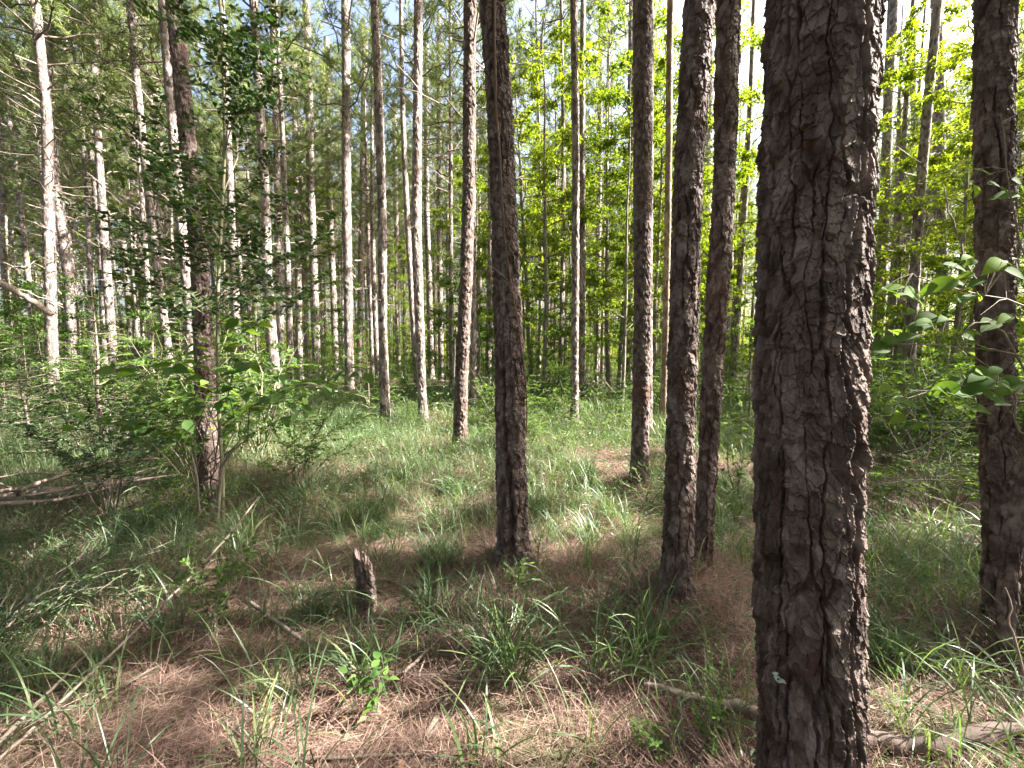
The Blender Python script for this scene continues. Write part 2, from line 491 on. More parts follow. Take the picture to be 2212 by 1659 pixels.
# ---------------------------------------------------------------- pine trunks
def bark_field(u, z, Rm, seed, relief=1.0, plate=(.055, .12), flake=(.026, .04), fine=True):
    """u 0..1 round the trunk, z up, metres: layers of broken-off scales between furrows.
    returns height (m), plate random value, wear"""
    circ = 2 * math.pi * Rm
    n10 = max(3, int(circ / .11)); n03 = max(6, int(circ / .03)); n01 = max(8, int(circ / .011))
    w1 = uvnoise(u, z, n10, 8, seed + 1, 2); w2 = uvnoise(u, z, n10, 8, seed + 5, 2)
    w3 = uvnoise(u, z, n03, 26, seed + 9, 3); w4 = uvnoise(u, z, n03, 26, seed + 13, 3)
    w5 = uvnoise(u, z, n01, 80, seed + 15, 2); w6 = uvnoise(u, z, n01, 80, seed + 17, 2)
    du = w1 * .022 + w3 * .018 + w5 * .007            # warp in metres
    dz = w2 * .03 + w4 * .024 + w6 * .011
    h = 0; rnd = 0; lay = 0
    pw, ph = plate; fw, fh = flake
    layers = [(pw * 1.1, ph * 1.3, .0048, .62, .25), (pw * .75, ph * .8, .0048, .6, .3), (fw, fh * 1.1, .0046, .58, .3)]
    if fine: layers.append((fw * .55, fh * .55, .0026, .5, .12)); layers.append((fw * .27, fh * .3, .0008, .5, .05))
    for i, (cw, ch, t, p, wt) in enumerate(layers):
        n = max(4, int(round(circ / cw)))
        F1, F2, r_, ox, oy = voronoi(u * n + du / cw * (1.0 if i < 2 else .8), (z + dz) / ch + i * 7.3, n, seed + 20 + i * 7)
        e = F2 - F1
        on = (r_[..., 0] < p)
        h = h + np.where(on, t, 0) * sstep(-.01, .03, e) + on * t * (oy * (r_[..., 1] * 1.2 + .4) + ox * (r_[..., 2] - .5) * 1.4)
        h = h - (1 - sstep(.0, .03, e)) * t * (.10 if i < 2 else .25)
        rnd = rnd + wt * r_[..., 1]; lay = lay + on * wt
    # long furrows that open and close
    n = max(4, int(round(circ / (pw * 1.15))))
    F1, F2, r_, ox, oy = voronoi(u * n + du / pw * .9, (z + dz * .6) / (ph * 2.4), n, seed + 70)
    depth = sstep(-.02, .30, uvnoise(u, z, max(3, int(circ / .13)), 3.6, seed + 24, 3) + .1)
    wdt = (.03 + .12 * depth)
    fur = 1 - sstep(wdt * .35, wdt, (F2 - F1) + w5 * .10 + w3 * .08)
    h = h - fur * (.003 + .020 * depth)
    h = h + uvnoise(u, z, max(3, int(circ / .2)), 4, seed + 33, 2) * .004
    if fine: h = h + uvnoise(u, z, max(12, int(circ / .005)), 170, seed + 77, 2) * .0013
    wear = sstep(.55, .95, (1 - lay) * .55 + uvnoise(u, z, max(3, int(circ / .15)), 4.5, seed + 80, 3) * 2.3 + fur * .15)
    return h * relief, np.clip(rnd * .9 + .5 * w3 + .05, 0, 1), wear

def trunk_mesh(name, cx, cy, rad, zs, nu, seed, mat, relief=1.0, plate=(.055, .12), flake=(.026, .04), fine=True, flare=.6, knots=(), scar=None, lichen=None, bark_on=True):
    zs = np.asarray(zs, float); nz = len(zs)
    X = cx(zs); Y = cy(zs); Rr = rad(zs)
    Rm = float(np.mean(Rr[: max(2, nz // 2)]))
    u, z = np.meshgrid(np.arange(nu) / nu, zs)
    rr = Rr[:, None] * np.ones((1, nu))
    ang = u * 2 * math.pi
    # out of round
    rr = rr * (1 + .05 * uvnoise(u, z, 4, 1.1, seed + 90, 2) + .03 * np.sin(ang * 2 + seed))
    # root flare in lobes
    rr = rr + Rm * flare * np.exp(-np.maximum(z - zs[0], 0) / .15) * (.45 + .55 * np.cos(ang * 4 + seed + .6 * np.sin(ang * 2)) ** 2)
    if bark_on:
        h, rnd, wear = bark_field(u, z, Rm, seed, relief, plate, flake, fine)
    else:
        h = uvnoise(u, z, 6, 2.5, seed, 3) * .01 * relief; rnd = uvnoise(u, z, 8, 4, seed + 3, 3) + .5; wear = h * 0
    for (ka, kz, ks) in knots:                      # old branch scars: a pit inside a raised ring
        da = (ang - ka + math.pi) % (2 * math.pi) - math.pi
        d = np.sqrt((da * rr) ** 2 + ((z - kz) * .9) ** 2) / ks
        d = d * (1 + .8 * uvnoise(u, z, 24, 30, seed + 95, 3))
        h = h + .35 * ks * np.exp(-((d - 1.0) / .38) ** 2) - .75 * ks * np.exp(-(d / .55) ** 2)
    for sc_ in (scar or []):                         # long split: list of (z, angle, half width, depth)
        sz, sa, sw, sd = [np.array(q) for q in zip(*sc_)]
        o = np.argsort(sz)
        A = np.interp(z, sz[o], sa[o]); Wd = np.interp(z, sz[o], sw[o]); D = np.interp(z, sz[o], sd[o])
        da = (ang - A + math.pi) % (2 * math.pi) - math.pi
        q = np.abs(da * rr + .02 * uvnoise(u, z, 20, 25, seed + 97, 3) + .03 * uvnoise(u, z, 8, 9, seed + 98, 2)) / np.maximum(Wd, 1e-4)
        h = h - D * (1 - sstep(.5, 1.1, q)) + D * .22 * np.exp(-((q - 1.5) / .45) ** 2)
    h = h - float(np.percentile(h, 70))
    rr = rr + h
    V = np.stack([X[:, None] + np.cos(ang) * rr, Y[:, None] + np.sin(ang) * rr, z], 2).reshape(-1, 3)
    k = np.arange(nu); k2 = (k + 1) % nu
    i = (np.arange(nz - 1) * nu)[:, None]
    f = np.stack([i + k, i + k2, i + nu + k2, i + nu + k], 2).reshape(-1, 4)
    mb = MB(); mb.add(V, f, 0, np.clip(rnd, 0, 1).ravel(), True)
    me = mb.build(name, [M[mat]])
    wa = me.attributes.new('wear', 'FLOAT', 'POINT'); wa.data.foreach_set('value', np.clip(wear, 0, 1).astype(np.float32).ravel())
    if fine: me.polygons.foreach_set('use_smooth', np.zeros(len(me.polygons), bool) if name == 'trunk' and nu > 140 else np.ones(len(me.polygons), bool))
    return me

def px_trunk(pts, Y):
    """pts: (py, centre px, width px) down the picture -> functions of height for a trunk standing at depth Y"""
    zz, xx, rr = [], [], []
    for py, cx, w in pts:
        p = at_depth(cx, py, Y)
        th = math.atan2(abs(p[0]), Y)
        zz.append(p[2]); xx.append(p[0]); rr.append(w * Y * math.cos(th) / (2 * F))
    o = np.argsort(zz); zz = np.array(zz)[o]; xx = np.array(xx)[o]; rr = np.array(rr)[o]
    return zz, xx, rr

TREES = []                     # every pine in view: dict(root, x, y, r, label...)
# key, label phrase, depth or base row, rows (py, cx, width)
HAND = [
 # near
 ('main', 1.12, [(0, 1775, 238), (400, 1757, 243), (830, 1741, 250), (1250, 1742, 258), (1659, 1744, 262)]),
 ('central', 'b1232', [(0, 1064, 54), (200, 1077, 54), (400, 1086, 56), (600, 1094, 58), (830, 1102, 66), (1000, 1104, 68), (1235, 1111, 76)]),
 ('pairA', 'b1345', [(0, 1511, 66), (400, 1485, 62), (600, 1478, 64), (830, 1472, 66), (1100, 1467, 68), (1345, 1458, 76)]),
 ('pairB', 'b1272', [(0, 1574, 52), (400, 1563, 48), (600, 1551, 50), (830, 1536, 46), (1100, 1522, 44), (1270, 1510, 42)]),
 ('right', 'b1385', [(0, 2148, 84), (200, 2146, 86), (400, 2148, 88), (700, 2150, 86), (900, 2156, 88), (1100, 2165, 92), (1250, 2172, 108), (1385, 2182, 140)]),
 ('RS', 'b1450', [(700, 2278, 44), (874, 2243, 48), (1065, 2210, 50), (1185, 2188, 54), (1450, 2172, 74)]),
 ('leftdark', 'b1100', [(0, 376, 34), (200, 396, 36), (400, 417, 36), (559, 433, 38), (700, 440, 42), (900, 448, 46), (1100, 456, 50)]),
 ('four', 'b1052', [(0, 1389, 38), (400, 1388, 38), (700, 1387, 37), (1050, 1380, 34)]),
 ('seven', 'b990', [(0, 1015, 26), (400, 1012, 26), (600, 1007, 27), (830, 997, 29), (990, 993, 36)]),
 # middle distance
 ('behindfour', 7.2, [(0, 1404, 14), (400, 1402, 17), (830, 1402, 18), (960, 1400, 20)]),
 ('tan', 7.6, [(0, 1450, 14), (400, 1443, 14), (830, 1434, 14), (900, 1433, 16)]),
 ('six', 'b925', [(0, 1239, 14), (330, 1243, 15), (600, 1243, 16), (780, 1242, 16), (925, 1241, 19)]),
 ('behindsix', 10.5, [(330, 1258, 12), (600, 1258, 14), (850, 1257, 15)]),
 ('behindseven', 'b885', [(300, 1022, 12), (600, 1022, 13), (880, 1022, 16)]),
 ('eight', 'b915', [(0, 903, 17), (250, 902, 18), (500, 900, 21), (700, 906, 20), (830, 910, 19), (915, 914, 20)]),
 ('nine', 'b925', [(0, 810, 16), (250, 819, 18), (500, 825, 19), (700, 826, 18), (925, 834, 24)]),
 ('ten', 'b862', [(0, 746, 18), (400, 749, 19), (750, 753, 20), (860, 756, 22)]),
 ('eleven', 'b830', [(0, 662, 15), (300, 669, 17), (600, 677, 18), (820, 686, 19)]),
 ('twelve', 'b880', [(0, 550, 20), (200, 558, 20), (432, 572, 20), (600, 578, 24), (800, 593, 27), (930, 598, 30)]),
 ('thirteen', 'b900', [(0, 352, 22), (259, 376, 25), (434, 387, 25), (559, 400, 30), (660, 408, 30), (880, 420, 34)]),
 ('A', 'b862', [(0, 106, 22), (259, 104, 23), (409, 121, 23), (609, 152, 25), (850, 160, 27)]),
 ('B', 'b892', [(0, 76, 24), (250, 98, 25), (500, 106, 30), (630, 112, 29), (880, 118, 32)]),
 ('C1', 'b830', [(0, 182, 18), (334, 202, 19), (609, 224, 21), (800, 232, 23)]),
 ('C2', 'b850', [(0, 200, 16), (334, 214, 17), (509, 222, 20), (700, 240, 22)]),
 ('D', 'b812', [(0, 232, 11), (259, 245, 12), (384, 256, 13), (534, 268, 14), (760, 284, 16)]),
 ('E', 'b822', [(0, 276, 12), (334, 286, 14), (600, 290, 16), (800, 296, 17)]),
 ('Fz', 'b815', [(0, 292, 12), (334, 300, 13), (600, 303, 15), (800, 306, 16)]),
 ('LE', 'b830', [(0, -14, 18), (334, 2, 18), (609, 13, 18), (800, 22, 20)]),
 ('K', 'b850', [(0, 478, 12), (432, 500, 16), (580, 504, 19), (800, 512, 22)]),
 ('M2', 'b840', [(0, 588, 10), (560, 603, 16), (800, 607, 17)]),
 ('N', 'b820', [(0, 632, 10), (560, 643, 14), (800, 648, 15)]),
 ('P', 'b818', [(0, 704, 11), (432, 712, 14), (700, 722, 14), (800, 726, 15)]),
 ('Rr', 'b822', [(0, 790, 10), (432, 782, 12), (700, 778, 13), (800, 776, 14)]),
 ('T', 'b812', [(0, 848, 10), (432, 855, 10), (700, 859, 11), (800, 860, 12)]),
 ('V', 'b818', [(0, 921, 9), (432, 921, 12), (700, 929, 13), (810, 932, 14)]),
 ('W', 'b822', [(0, 948, 9), (432, 948, 11), (700, 951, 12), (815, 953, 13)]),
 ('X', 'b806', [(0, 972, 6), (432, 966, 7), (800, 968, 8)]),
 ('AA', 'b820', [(0, 1298, 9), (432, 1294, 11), (700, 1290, 13), (850, 1288, 14)]),
 ('AB', 'b838', [(200, 1362, 12), (500, 1362, 15), (700, 1360, 16), (830, 1358, 17)]),
 ('AC', 'b825', [(300, 1578, 13), (540, 1577, 14), (700, 1574, 15), (820, 1570, 16)]),
 ('AD', 'b850', [(0, 1928, 24), (300, 1918, 23), (500, 1908, 25), (623, 1900, 27), (850, 1890, 28)]),
 ('AE', 'b842', [(0, 2022, 24), (340, 2030, 30), (600, 2034, 27), (830, 2038, 29)]),
 ('AF', 'b822', [(0, 1972, 13), (300, 1975, 14), (500, 1982, 16), (800, 1984, 18)]),
 ('AG', 'b815', [(0, 1534, 20), (400, 1528, 18), (600, 1524, 18), (800, 1520, 18)]),
]
PHRASE = {
 'main': 'huge flaky-barked pine trunk filling the right foreground from top to bottom',
 'central': 'dark pine with a long split up its trunk and a vine, in the centre foreground',
 'pairA': 'front pine of the close pair just left of the huge foreground trunk',
 'pairB': 'rear pine of the close pair just left of the huge foreground trunk',
 'right': 'thick dark pine at the right edge behind the leafy twigs',
 'RS': 'reddish leaning stem crossing in front of the foot of the right-edge pine',
 'leftdark': 'dark leaning pine behind the small-leaved holly sapling on the left',
 'four': 'straight dark pine between the close pair and the slim pine with few branches',
 'seven': 'rough pine standing on a needle mound just left of the central split pine',
 'behindfour': 'slimmer pine tucked right behind the straight dark pine left of the pair',
 'tan': 'bare tan trunk without bark seen just left of the close pair',
 'six': 'slim pine alone in the sunny grass right of the central split pine',
 'behindsix': 'thin dark pine half hidden behind the slim pine in the sunny grass',
 'behindseven': 'thin brown pine peeping out right of the pine on the needle mound',
 'eight': 'pine with a sunlit foot at the back of the grassy clearing',
 'nine': 'pine with a charred foot and a stick beside it, left of the clearing',
 'ten': 'pine with a sunlit lower trunk left of the pine with the charred foot',
 'eleven': 'second sunlit pine left of the pine with the charred foot',
 'twelve': 'leaning pine with a broad brightly lit lower trunk behind the holly branches',
 'thirteen': 'sunlit flaky pine directly left of the dark leaning pine',
 'A': 'curved shaded pine crossing just right of the brightest sunlit pine at far left',
 'B': 'brightest sunlit pine at far left with a pale fallen trunk leaning on it',
 'C1': 'brown pine of the touching sunlit twins left of the holly',
 'C2': 'white-lit pine of the touching sunlit twins left of the holly',
 'D': 'thin leaning pine just right of the touching sunlit twins',
 'E': 'left one of two thin parallel pines between the twins and the holly',
 'Fz': 'right one of two thin parallel pines between the twins and the holly',
 'LE': 'sunlit pine cut by the left edge of the picture',
 'K': 'grey pine showing between the dark leaning pine and the leaning sunlit pine',
 'M2': 'dim pine directly right of the leaning pine with the bright lower trunk',
 'N': 'thin pine left of the second sunlit pine by the holly branches',
 'P': 'thin pine halfway between the two sunlit pines left of the charred-foot pine',
 'Rr': 'thin pine directly left of the pine with the charred foot',
 'T': 'dark thin pine directly right of the pine with the charred foot',
 'V': 'thin pine directly right of the pine with the sunlit foot',
 'W': 'second thin pine right of the pine with the sunlit foot',
 'X': 'third and thinnest pine right of the pine with the sunlit foot',
 'AA': 'thin dark pine in deep shade right of the slim pine in the grass',
 'AB': 'dark pine directly left of the straight dark pine by the pair',
 'AC': 'dark pine behind the gap between the pair and the huge trunk',
 'AD': 'grey pine first to the right of the huge foreground trunk',
 'AE': 'dark pine in front of bright leaves left of the thick right-edge pine',
 'AF': 'crooked pine with a drooping side limb right of the huge foreground trunk',
 'AG': 'shaded pine glimpsed in the slit between the two pines of the close pair',
}
SHORT = {'main': 'huge trunk', 'central': 'split pine', 'pairA': 'close pair', 'right': 'right-edge pine', 'leftdark': 'dark leaning pine', 'four': 'straight dark pine', 'seven': 'mound pine',
 'six': 'slim grass pine', 'eight': 'sunlit-foot pine', 'nine': 'charred-foot pine', 'twelve': 'leaning sunlit pine', 'B': 'brightest left pine', 'C2': 'sunlit twins', 'AE': 'bright-leaf pine'}

specs = []
for key, d, pts in HAND:
    if isinstance(d, str):
        by = float(d[1:]); cx = pts[-1][1]
        g = on_ground(cx, by); Y = g[1]
    else:
        Y = d; by = None
    zz, xx, rr = px_trunk(pts, Y)
    specs.append((key, Y, zz, xx, rr))
for key, Y, zz, xx, rr in specs:
    if key in ('seven', 'central', 'pairA', 'pairB', 'four', 'right', 'eight'):
        MOUNDS.append((xx[0], Y, {'seven': .16, 'pairA': .15, 'pairB': .10, 'central': .08}.get(key, .08), max(.35, rr[0] * 3.2)))

NEAR = {'main': (460, .0023, .95), 'central': (190, .0045, .85), 'pairA': (180, .0045, .72), 'pairB': (150, .006, .72), 'right': (170, .006, .72),
        'RS': (100, .008, .6), 'leftdark': (110, .008, .75), 'four': (120, .008, .75), 'seven': (90, .011, .9)}
def tree_top(key): return 17.5 + (sum(map(ord, key)) % 7) * .5
for key, Y, zz, xx, rr in specs:
    hgt = tree_top(key)
    gx = float(xx[0]); gz = float(ground_h(gx, Y))
    H0 = gz - .08
    # extend above the picture: keep a little of the lean, then straight
    slope = (xx[-1] - xx[-2]) / max(zz[-1] - zz[-2], .1) if len(zz) > 1 else 0
    slope = np.clip(slope, -.08, .08)
    zt = np.concatenate([[H0], zz[zz > H0 + .05], [zz[-1] + 3, max(hgt, zz[-1] + 5)]])
    xm = xx[zz > H0 + .05]
    xt = np.concatenate([[xx[0]], xm, [xm[-1] + slope * 2.2, xm[-1] + slope * 3]])
    rm = rr[zz > H0 + .05]
    rt = np.concatenate([[rm[0] * 1.04], rm, [rm[-1] * .9, .03]])
    wob = .03 * min(1, Y / 8)
    def cx(z, zt=zt, xt=xt, gx=gx): 
        return np.interp(z, zt, xt) - gx
    def cy(z, s=sum(map(ord, key))): return wob * np.sin(z * .7 + s)
    def rad(z, zt=zt, rt=rt): return np.interp(z, zt, rt)
    if key in NEAR:
        nu, st, relief = NEAR[key]
        ztop = float(at_depth(1106, 0, Y)[2]) + .25
        zs = np.concatenate([np.arange(H0, ztop, st), np.arange(ztop, hgt, .12), [hgt]])
        fine = True
    else:
        nu = 48 if Y < 9 else 28; st = .022 if Y < 9 else .06; relief = .9
        ztop = min(hgt, float(at_depth(1106, 0, Y)[2]) + .3)
        zs = np.concatenate([np.arange(H0, ztop, st), np.arange(ztop, hgt, .4) if ztop < hgt else [], [hgt]])
        fine = False
    zs = np.unique(zs)
    zl = zs
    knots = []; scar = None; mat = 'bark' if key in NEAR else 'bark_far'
    def vang(px):              # direction on the trunk facing picture column px at this depth
        pass
    face = math.atan2(-Y, -gx)         # angle of the side that faces the camera
    if key == 'main':
        knots = [(face + .02, at_depth(1750, 372, Y)[2], .030), (face - .05, at_depth(1765, 1160, Y)[2], .030), (face + .95, at_depth(1850, 960, Y)[2], .040),
                 (face - .25, at_depth(1700, 1020, Y)[2], .014), (face + .3, at_depth(1800, 620, Y)[2], .016)]
        zc = [at_depth(1740, q, Y)[2] for q in (1660, 1500, 1350, 1200, 1050, 900, 750, 600, 450, 300, 150, 0)]
        scar = [list(zip(zc, face + np.array([-1.05, -1.02, -1.1, -1.04, -1.1, -1.0, -1.08, -1.1, -1.0, -1.1, -1.06, -1.1]), [.006, .008, .005, .007, .008, .003, .006, .007, .004, .007, .006, .005], [.016] * 12)),
                list(zip(zc, face + np.array([.98, .95, .8, .92, .95, .9, .62, .78, .9, .86, .8, .84]), [.008, .008, .006, .009, .010, .009, .005, .008, .008, .005, .009, .006], [.017] * 12)),
                list(zip(zc, face + np.array([-.42, -.5, -.46, -.4, -.35, -.45, -.5, -.3, -.25, -.4, -.5, -.45]), [.006, .004, .001, .006, .005, .001, .004, .006, .002, .001, .006, .004], [.012] * 12)),
                list(zip(zc, face + np.array([.4, .42, .3, .36, .3, .45, .35, .2, .3, .35, .2, .25]), [.002, .006, .004, .001, .005, .001, .006, .004, .001, .001, .001, .001], [.012] * 12))]
    if key == 'central':
        zc = [at_depth(1100, q, Y)[2] for q in (1225, 1150, 1050, 950, 850, 760, 700)]
        scar = [list(zip(zc, [face - .1, face - .05, face - .1, face - .3, face - .4, face - .35, face - .3], [.026, .024, .017, .014, .014, .01, .001], [.035, .04, .04, .035, .03, .02, 0]))]
        knots = [(face + .9, at_depth(1060, 330, Y)[2], .02)]
    if key == 'pairA': knots = [(face + .1, at_depth(1478, 158, Y)[2], .02), (face + .15, at_depth(1478, 430, Y)[2], .022)]
    if key == 'seven': knots = [(face, at_depth(1005, 405, Y)[2], .02), (face, at_depth(1003, 705, Y)[2], .022)]
    if key == 'tan': mat = 'tan_wood'
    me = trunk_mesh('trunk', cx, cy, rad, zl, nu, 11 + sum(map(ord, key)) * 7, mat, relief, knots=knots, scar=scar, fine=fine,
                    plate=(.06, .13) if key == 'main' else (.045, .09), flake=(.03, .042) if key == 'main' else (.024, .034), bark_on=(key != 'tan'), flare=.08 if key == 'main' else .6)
    root = empty('pine_tree' if key != 'tan' else 'dead_pine', (gx, Y, 0), PHRASE[key] , 'tree', 'pines of the plantation' if key != 'tan' else None)
    t = link('trunk', me, root)
    TREES.append(dict(key=key, root=root, x=gx, y=Y, r=float(rr[0]), H=hgt, cx=cx, cy=cy, rad=rad, trunk=t, face=face))
TK = {t['key']: t for t in TREES}

# ---------------------------------------------------------------- pine crowns (shared shapes)
def needle_tuft(seed, n=12, w=.04):
    r = np.random.RandomState(seed); V = []; Fc = []
    for k in range(n):
        th = r.uniform(.25, 1.35); ph = r.uniform(0, 2 * math.pi); L = r.uniform(.7, 1.0)
        d = np.array([math.sin(th) * math.cos(ph), math.cos(th), math.sin(th) * math.sin(ph)])
        s = np.cross(d, r.randn(3)); s /= np.linalg.norm(s); b = np.array([0, r.uniform(-.6, .15), 0])
        V += [b - s * w, b + s * w, b + d * L]; Fc.append((3 * k, 3 * k + 1, 3 * k + 2))
    return np.array(V), np.array(Fc)
TUFTS = [needle_tuft(s) for s in range(4)]
COARSE = [needle_tuft(s, 6, .085) for s in range(4)]

def pine_crown(seed, z0=9.0, z1=18.5, reach=2.2, dead=(3.0, 9.0), ndead=16, dens=1.0, tufts=TUFTS):
    r = np.random.RandomState(seed); mb = MB()
    P, D, S = [], [], []
    z = z0
    while z < z1:
        f = (z - z0) / (z1 - z0)
        L0 = reach * (1 - f) ** .7 * (.55 + .6 * min(1, f * 4)) + .35
        nb = r.randint(3, 6); a0 = r.rand() * 6.28
        for k in range(nb):
            a = a0 + k * 6.28 / nb + r.uniform(-.35, .35); L = L0 * r.uniform(.65, 1.15); el = R(r.uniform(5, 35) + 25 * f)
            d = np.array([math.cos(a) * math.cos(el), math.sin(a) * math.cos(el), math.sin(el)])
            path = arc([0, 0, z], np.array([0, 0, z]) + d * L, r.uniform(-.12, .06), 6, .04, r)
            tube(mb, path, np.linspace(.022, .006, 6) * (1.2 - .5 * f), 4, 1, r.rand())
            m = max(3, int(L * 3.4 * dens))
            for s in r.uniform(.3, 1.0, m):
                q = along(path, np.array([s]))[0]
                sd = norm(d * .7 + r.randn(3) * .55 + np.array([0, 0, .35])); l2 = r.uniform(.15, .6) * (1.15 - s * .4)
                e = q + sd * l2
                tube(mb, [q, (q + e) / 2 + r.randn(3) * .02, e], [.006, .005, .003], 3, 1, r.rand(), cap=False)
                for t in ((.45, .75, 1.0) if l2 > .35 else (.6, 1.0)):
                    P.append(q + (e - q) * t); D.append(sd + r.randn(3) * .25 + np.array([0, 0, .25])); S.append(r.uniform(.14, .24))
        z += r.uniform(.35, .65)
    P = np.array(P); D = np.array(D); S = np.array(S); which = r.randint(0, 4, len(P)); rv = r.rand(len(P))
    fr = frames(D, roll=r.rand(len(P)) * 6.28)
    for k in range(4):
        w = which == k
        scatter(mb, tufts[k][0], tufts[k][1], P[w], fr[w], S[w], 0, rv[w])
    for k in range(ndead):     # bare dead branches below the crown
        zz = r.uniform(*dead); a = r.rand() * 6.28; L = r.uniform(.3, 1.5) * (.4 + .6 * (zz - dead[0]) / (dead[1] - dead[0]) + .3); el = R(r.uniform(0, 45))
        d = np.array([math.cos(a) * math.cos(el), math.sin(a) * math.cos(el), math.sin(el)])
        path = arc([0, 0, zz], np.array([0, 0, zz]) + d * L, r.uniform(-.1, .1), 5, .04, r)
        tube(mb, path, np.linspace(.013, .004, 5), 4, 2, r.rand(), cap=False)
        for j in range(r.randint(1, 5)):
            q = along(path, np.array([r.uniform(.3, .9)]))[0]; e = q + norm(d + r.randn(3) * .7) * r.uniform(.12, .5) * L
            tube(mb, [q, (q + e) / 2 + r.randn(3) * .03, e], [.005, .004, .002], 3, 2, r.rand(), cap=False)
    return mb.data()

CMATS = [M['needle'], M['twig'], M['dead_branch']]
CROWN_D = [pine_crown(100, 8.5, 18, 3.0, ndead=30, dens=2.0), pine_crown(101, 7.5, 18, 3.0, (2.5, 8), 36, 2.0), pine_crown(102, 9.5, 18.5, 2.8, (3.5, 10), 30, 2.1), pine_crown(103, 8, 17.5, 3.0, (2.2, 8.5), 34, 1.8)]
print('crown faces', [len(d['lt']) for d in CROWN_D])
CROWN_M = [mesh_from(d, 'crown', CMATS) for d in CROWN_D]
CROWN_C = [centers(d) for d in CROWN_D]

CROWNS = []     # (object, data, centres, matrix pieces) for letting the sun through
def add_crown(root, x, y, kind, dx, rz, sc, name='crown', lib=None):
    D_, M_, C_ = lib or (CROWN_D, CROWN_M, CROWN_C)
    o = link(name, M_[kind], root, (dx[0], dx[1], dx[2]), rz, sc)
    CROWNS.append(dict(o=o, D=D_[kind], C=C_[kind], x=x + dx[0], y=y + dx[1], z=dx[2], rz=rz, sc=sc))
    return o

for i, t in enumerate(TREES):
    if t['key'] == 'tan': continue
    hz = t['H'] * .72
    k = i % 4
    sc = t['H'] / 18.6
    # crowns of the nearest trunks start well above the picture: no dead branches in front of the view
    o = add_crown(t['root'], t['x'], t['y'], k, (float(t['cx'](hz)), 0, 0), rng.rand() * 6.28, sc)
    if t['y'] < 4.5 or t['key'] in ('eight', 'six', 'behindfour'):
        t['nodead'] = True
        CROWNS[-1]['nodead'] = True

# ---------------------------------------------------------------- background pines
def generic_trunk(seed, mat='bark_far'):
    r = np.random.RandomState(seed); a, b = r.uniform(-.25, .25, 2); p = r.rand() * 6
    zs = np.concatenate([np.arange(-.1, 10, .09), np.arange(10, 18.6, .4)])
    return trunk_mesh('trunk', lambda z: a * np.sin(z * .22 + p) - a * math.sin(p), lambda z: b * np.sin(z * .2 + p) - b * math.sin(p),
                      lambda z: np.interp(z, [0, 8, 18.6], [.105, .08, .02]), zs, 20, seed, mat, .8, fine=False)
GT = [generic_trunk(s) for s in (501, 502, 503, 504)]
POS = [(t['x'], t['y']) for t in TREES]
def free(x, y, d, lst):
    return all((x - a) ** 2 + (y - b) ** 2 > d * d for a, b in lst)
FIELD = []
tries = 0
rb = np.random.RandomState(31)
def in_view(x, y, m=0.03):
    return y > 1 and abs(x) / y < 1106 / F + m
hand_px = [(float(to_px((t['x'], t['y'], 1.5))[0]), t['y']) for t in TREES]
while tries < 9000 and len(FIELD) < 175:
    tries += 1
    x = rb.uniform(-58, 58); y = rb.uniform(9, 46)
    if not in_view(x, y): continue
    d = math.hypot(x, y)
    if d < 11.5 or d > 52: continue
    if abs(x - 1.5) < 4.5 and y < 13: continue
    if not free(x, y, 2.15, POS): continue
    px = float(to_px((x, y, 1.5))[0])
    hid = [w for w in hand_px if w[1] < 3.3 and abs(w[0] - px) < 40]
    if hid or (1600 < px < 1890): continue
    if any(abs(w[0] - px) < 7 for w in hand_px): continue
    FIELD.append((x, y, px)); POS.append((x, y))
marks = sorted([(float(to_px((TK[k]['x'], TK[k]['y'], 1.5))[0]), SHORT[k]) for k in SHORT])
ORD = ['first', 'second', 'third', 'fourth', 'fifth', 'sixth', 'seventh', 'eighth', 'ninth', 'tenth', 'eleventh', 'twelfth', 'thirteenth', 'fourteenth', 'fifteenth', 'sixteenth', 'seventeenth', 'eighteenth', 'nineteenth', 'twentieth'] + ['twenty-' + q for q in ('first', 'second', 'third', 'fourth', 'fifth', 'sixth', 'seventh', 'eighth', 'ninth')] + ['thirtieth'] + ['thirty-' + q for q in ('first', 'second', 'third', 'fourth', 'fifth', 'sixth', 'seventh', 'eighth', 'ninth')] + ['fortieth']
def gap_of(px):
    lo = [m for m in marks if m[0] <= px]; hi = [m for m in marks if m[0] > px]
    if not lo: return 'left of the %s' % hi[0][1]
    if not hi: return 'right of the %s' % lo[-1][1]
    return 'between %s and %s' % (lo[-1][1], hi[0][1])
def ordinal_labels(items, noun):
    """items: list of px -> labels that count from the left inside each gap between landmark trees"""
    res = [None] * len(items); by = {}
    for i in sorted(range(len(items)), key=lambda i: items[i]): by.setdefault(gap_of(items[i]), []).append(i)
    for g, ids in by.items():
        for n, i in enumerate(ids):
            res[i] = '%s %s %s' % (ORD[n] if len(ids) > 1 and n < 40 else ('only' if len(ids) == 1 else 'last'), noun, g)
    return res
labs = ordinal_labels([f[2] for f in FIELD], 'slim background pine')
for i, (x, y, px) in enumerate(FIELD):
    s = rb.uniform(.85, 1.15)
    root = empty('pine_tree', (x, y, float(ground_h(x, y))), labs[i], 'tree', 'slim pines in the background stand')
    k = rb.randint(0, 4); wide = rb.uniform(.8, 1.15)
    link('trunk', GT[k], root, (0, 0, 0), rb.rand() * 6.28, (wide, wide, s))
    add_crown(root, x, y, rb.randint(0, 4), (0, 0, 0), rb.rand() * 6.28, s)

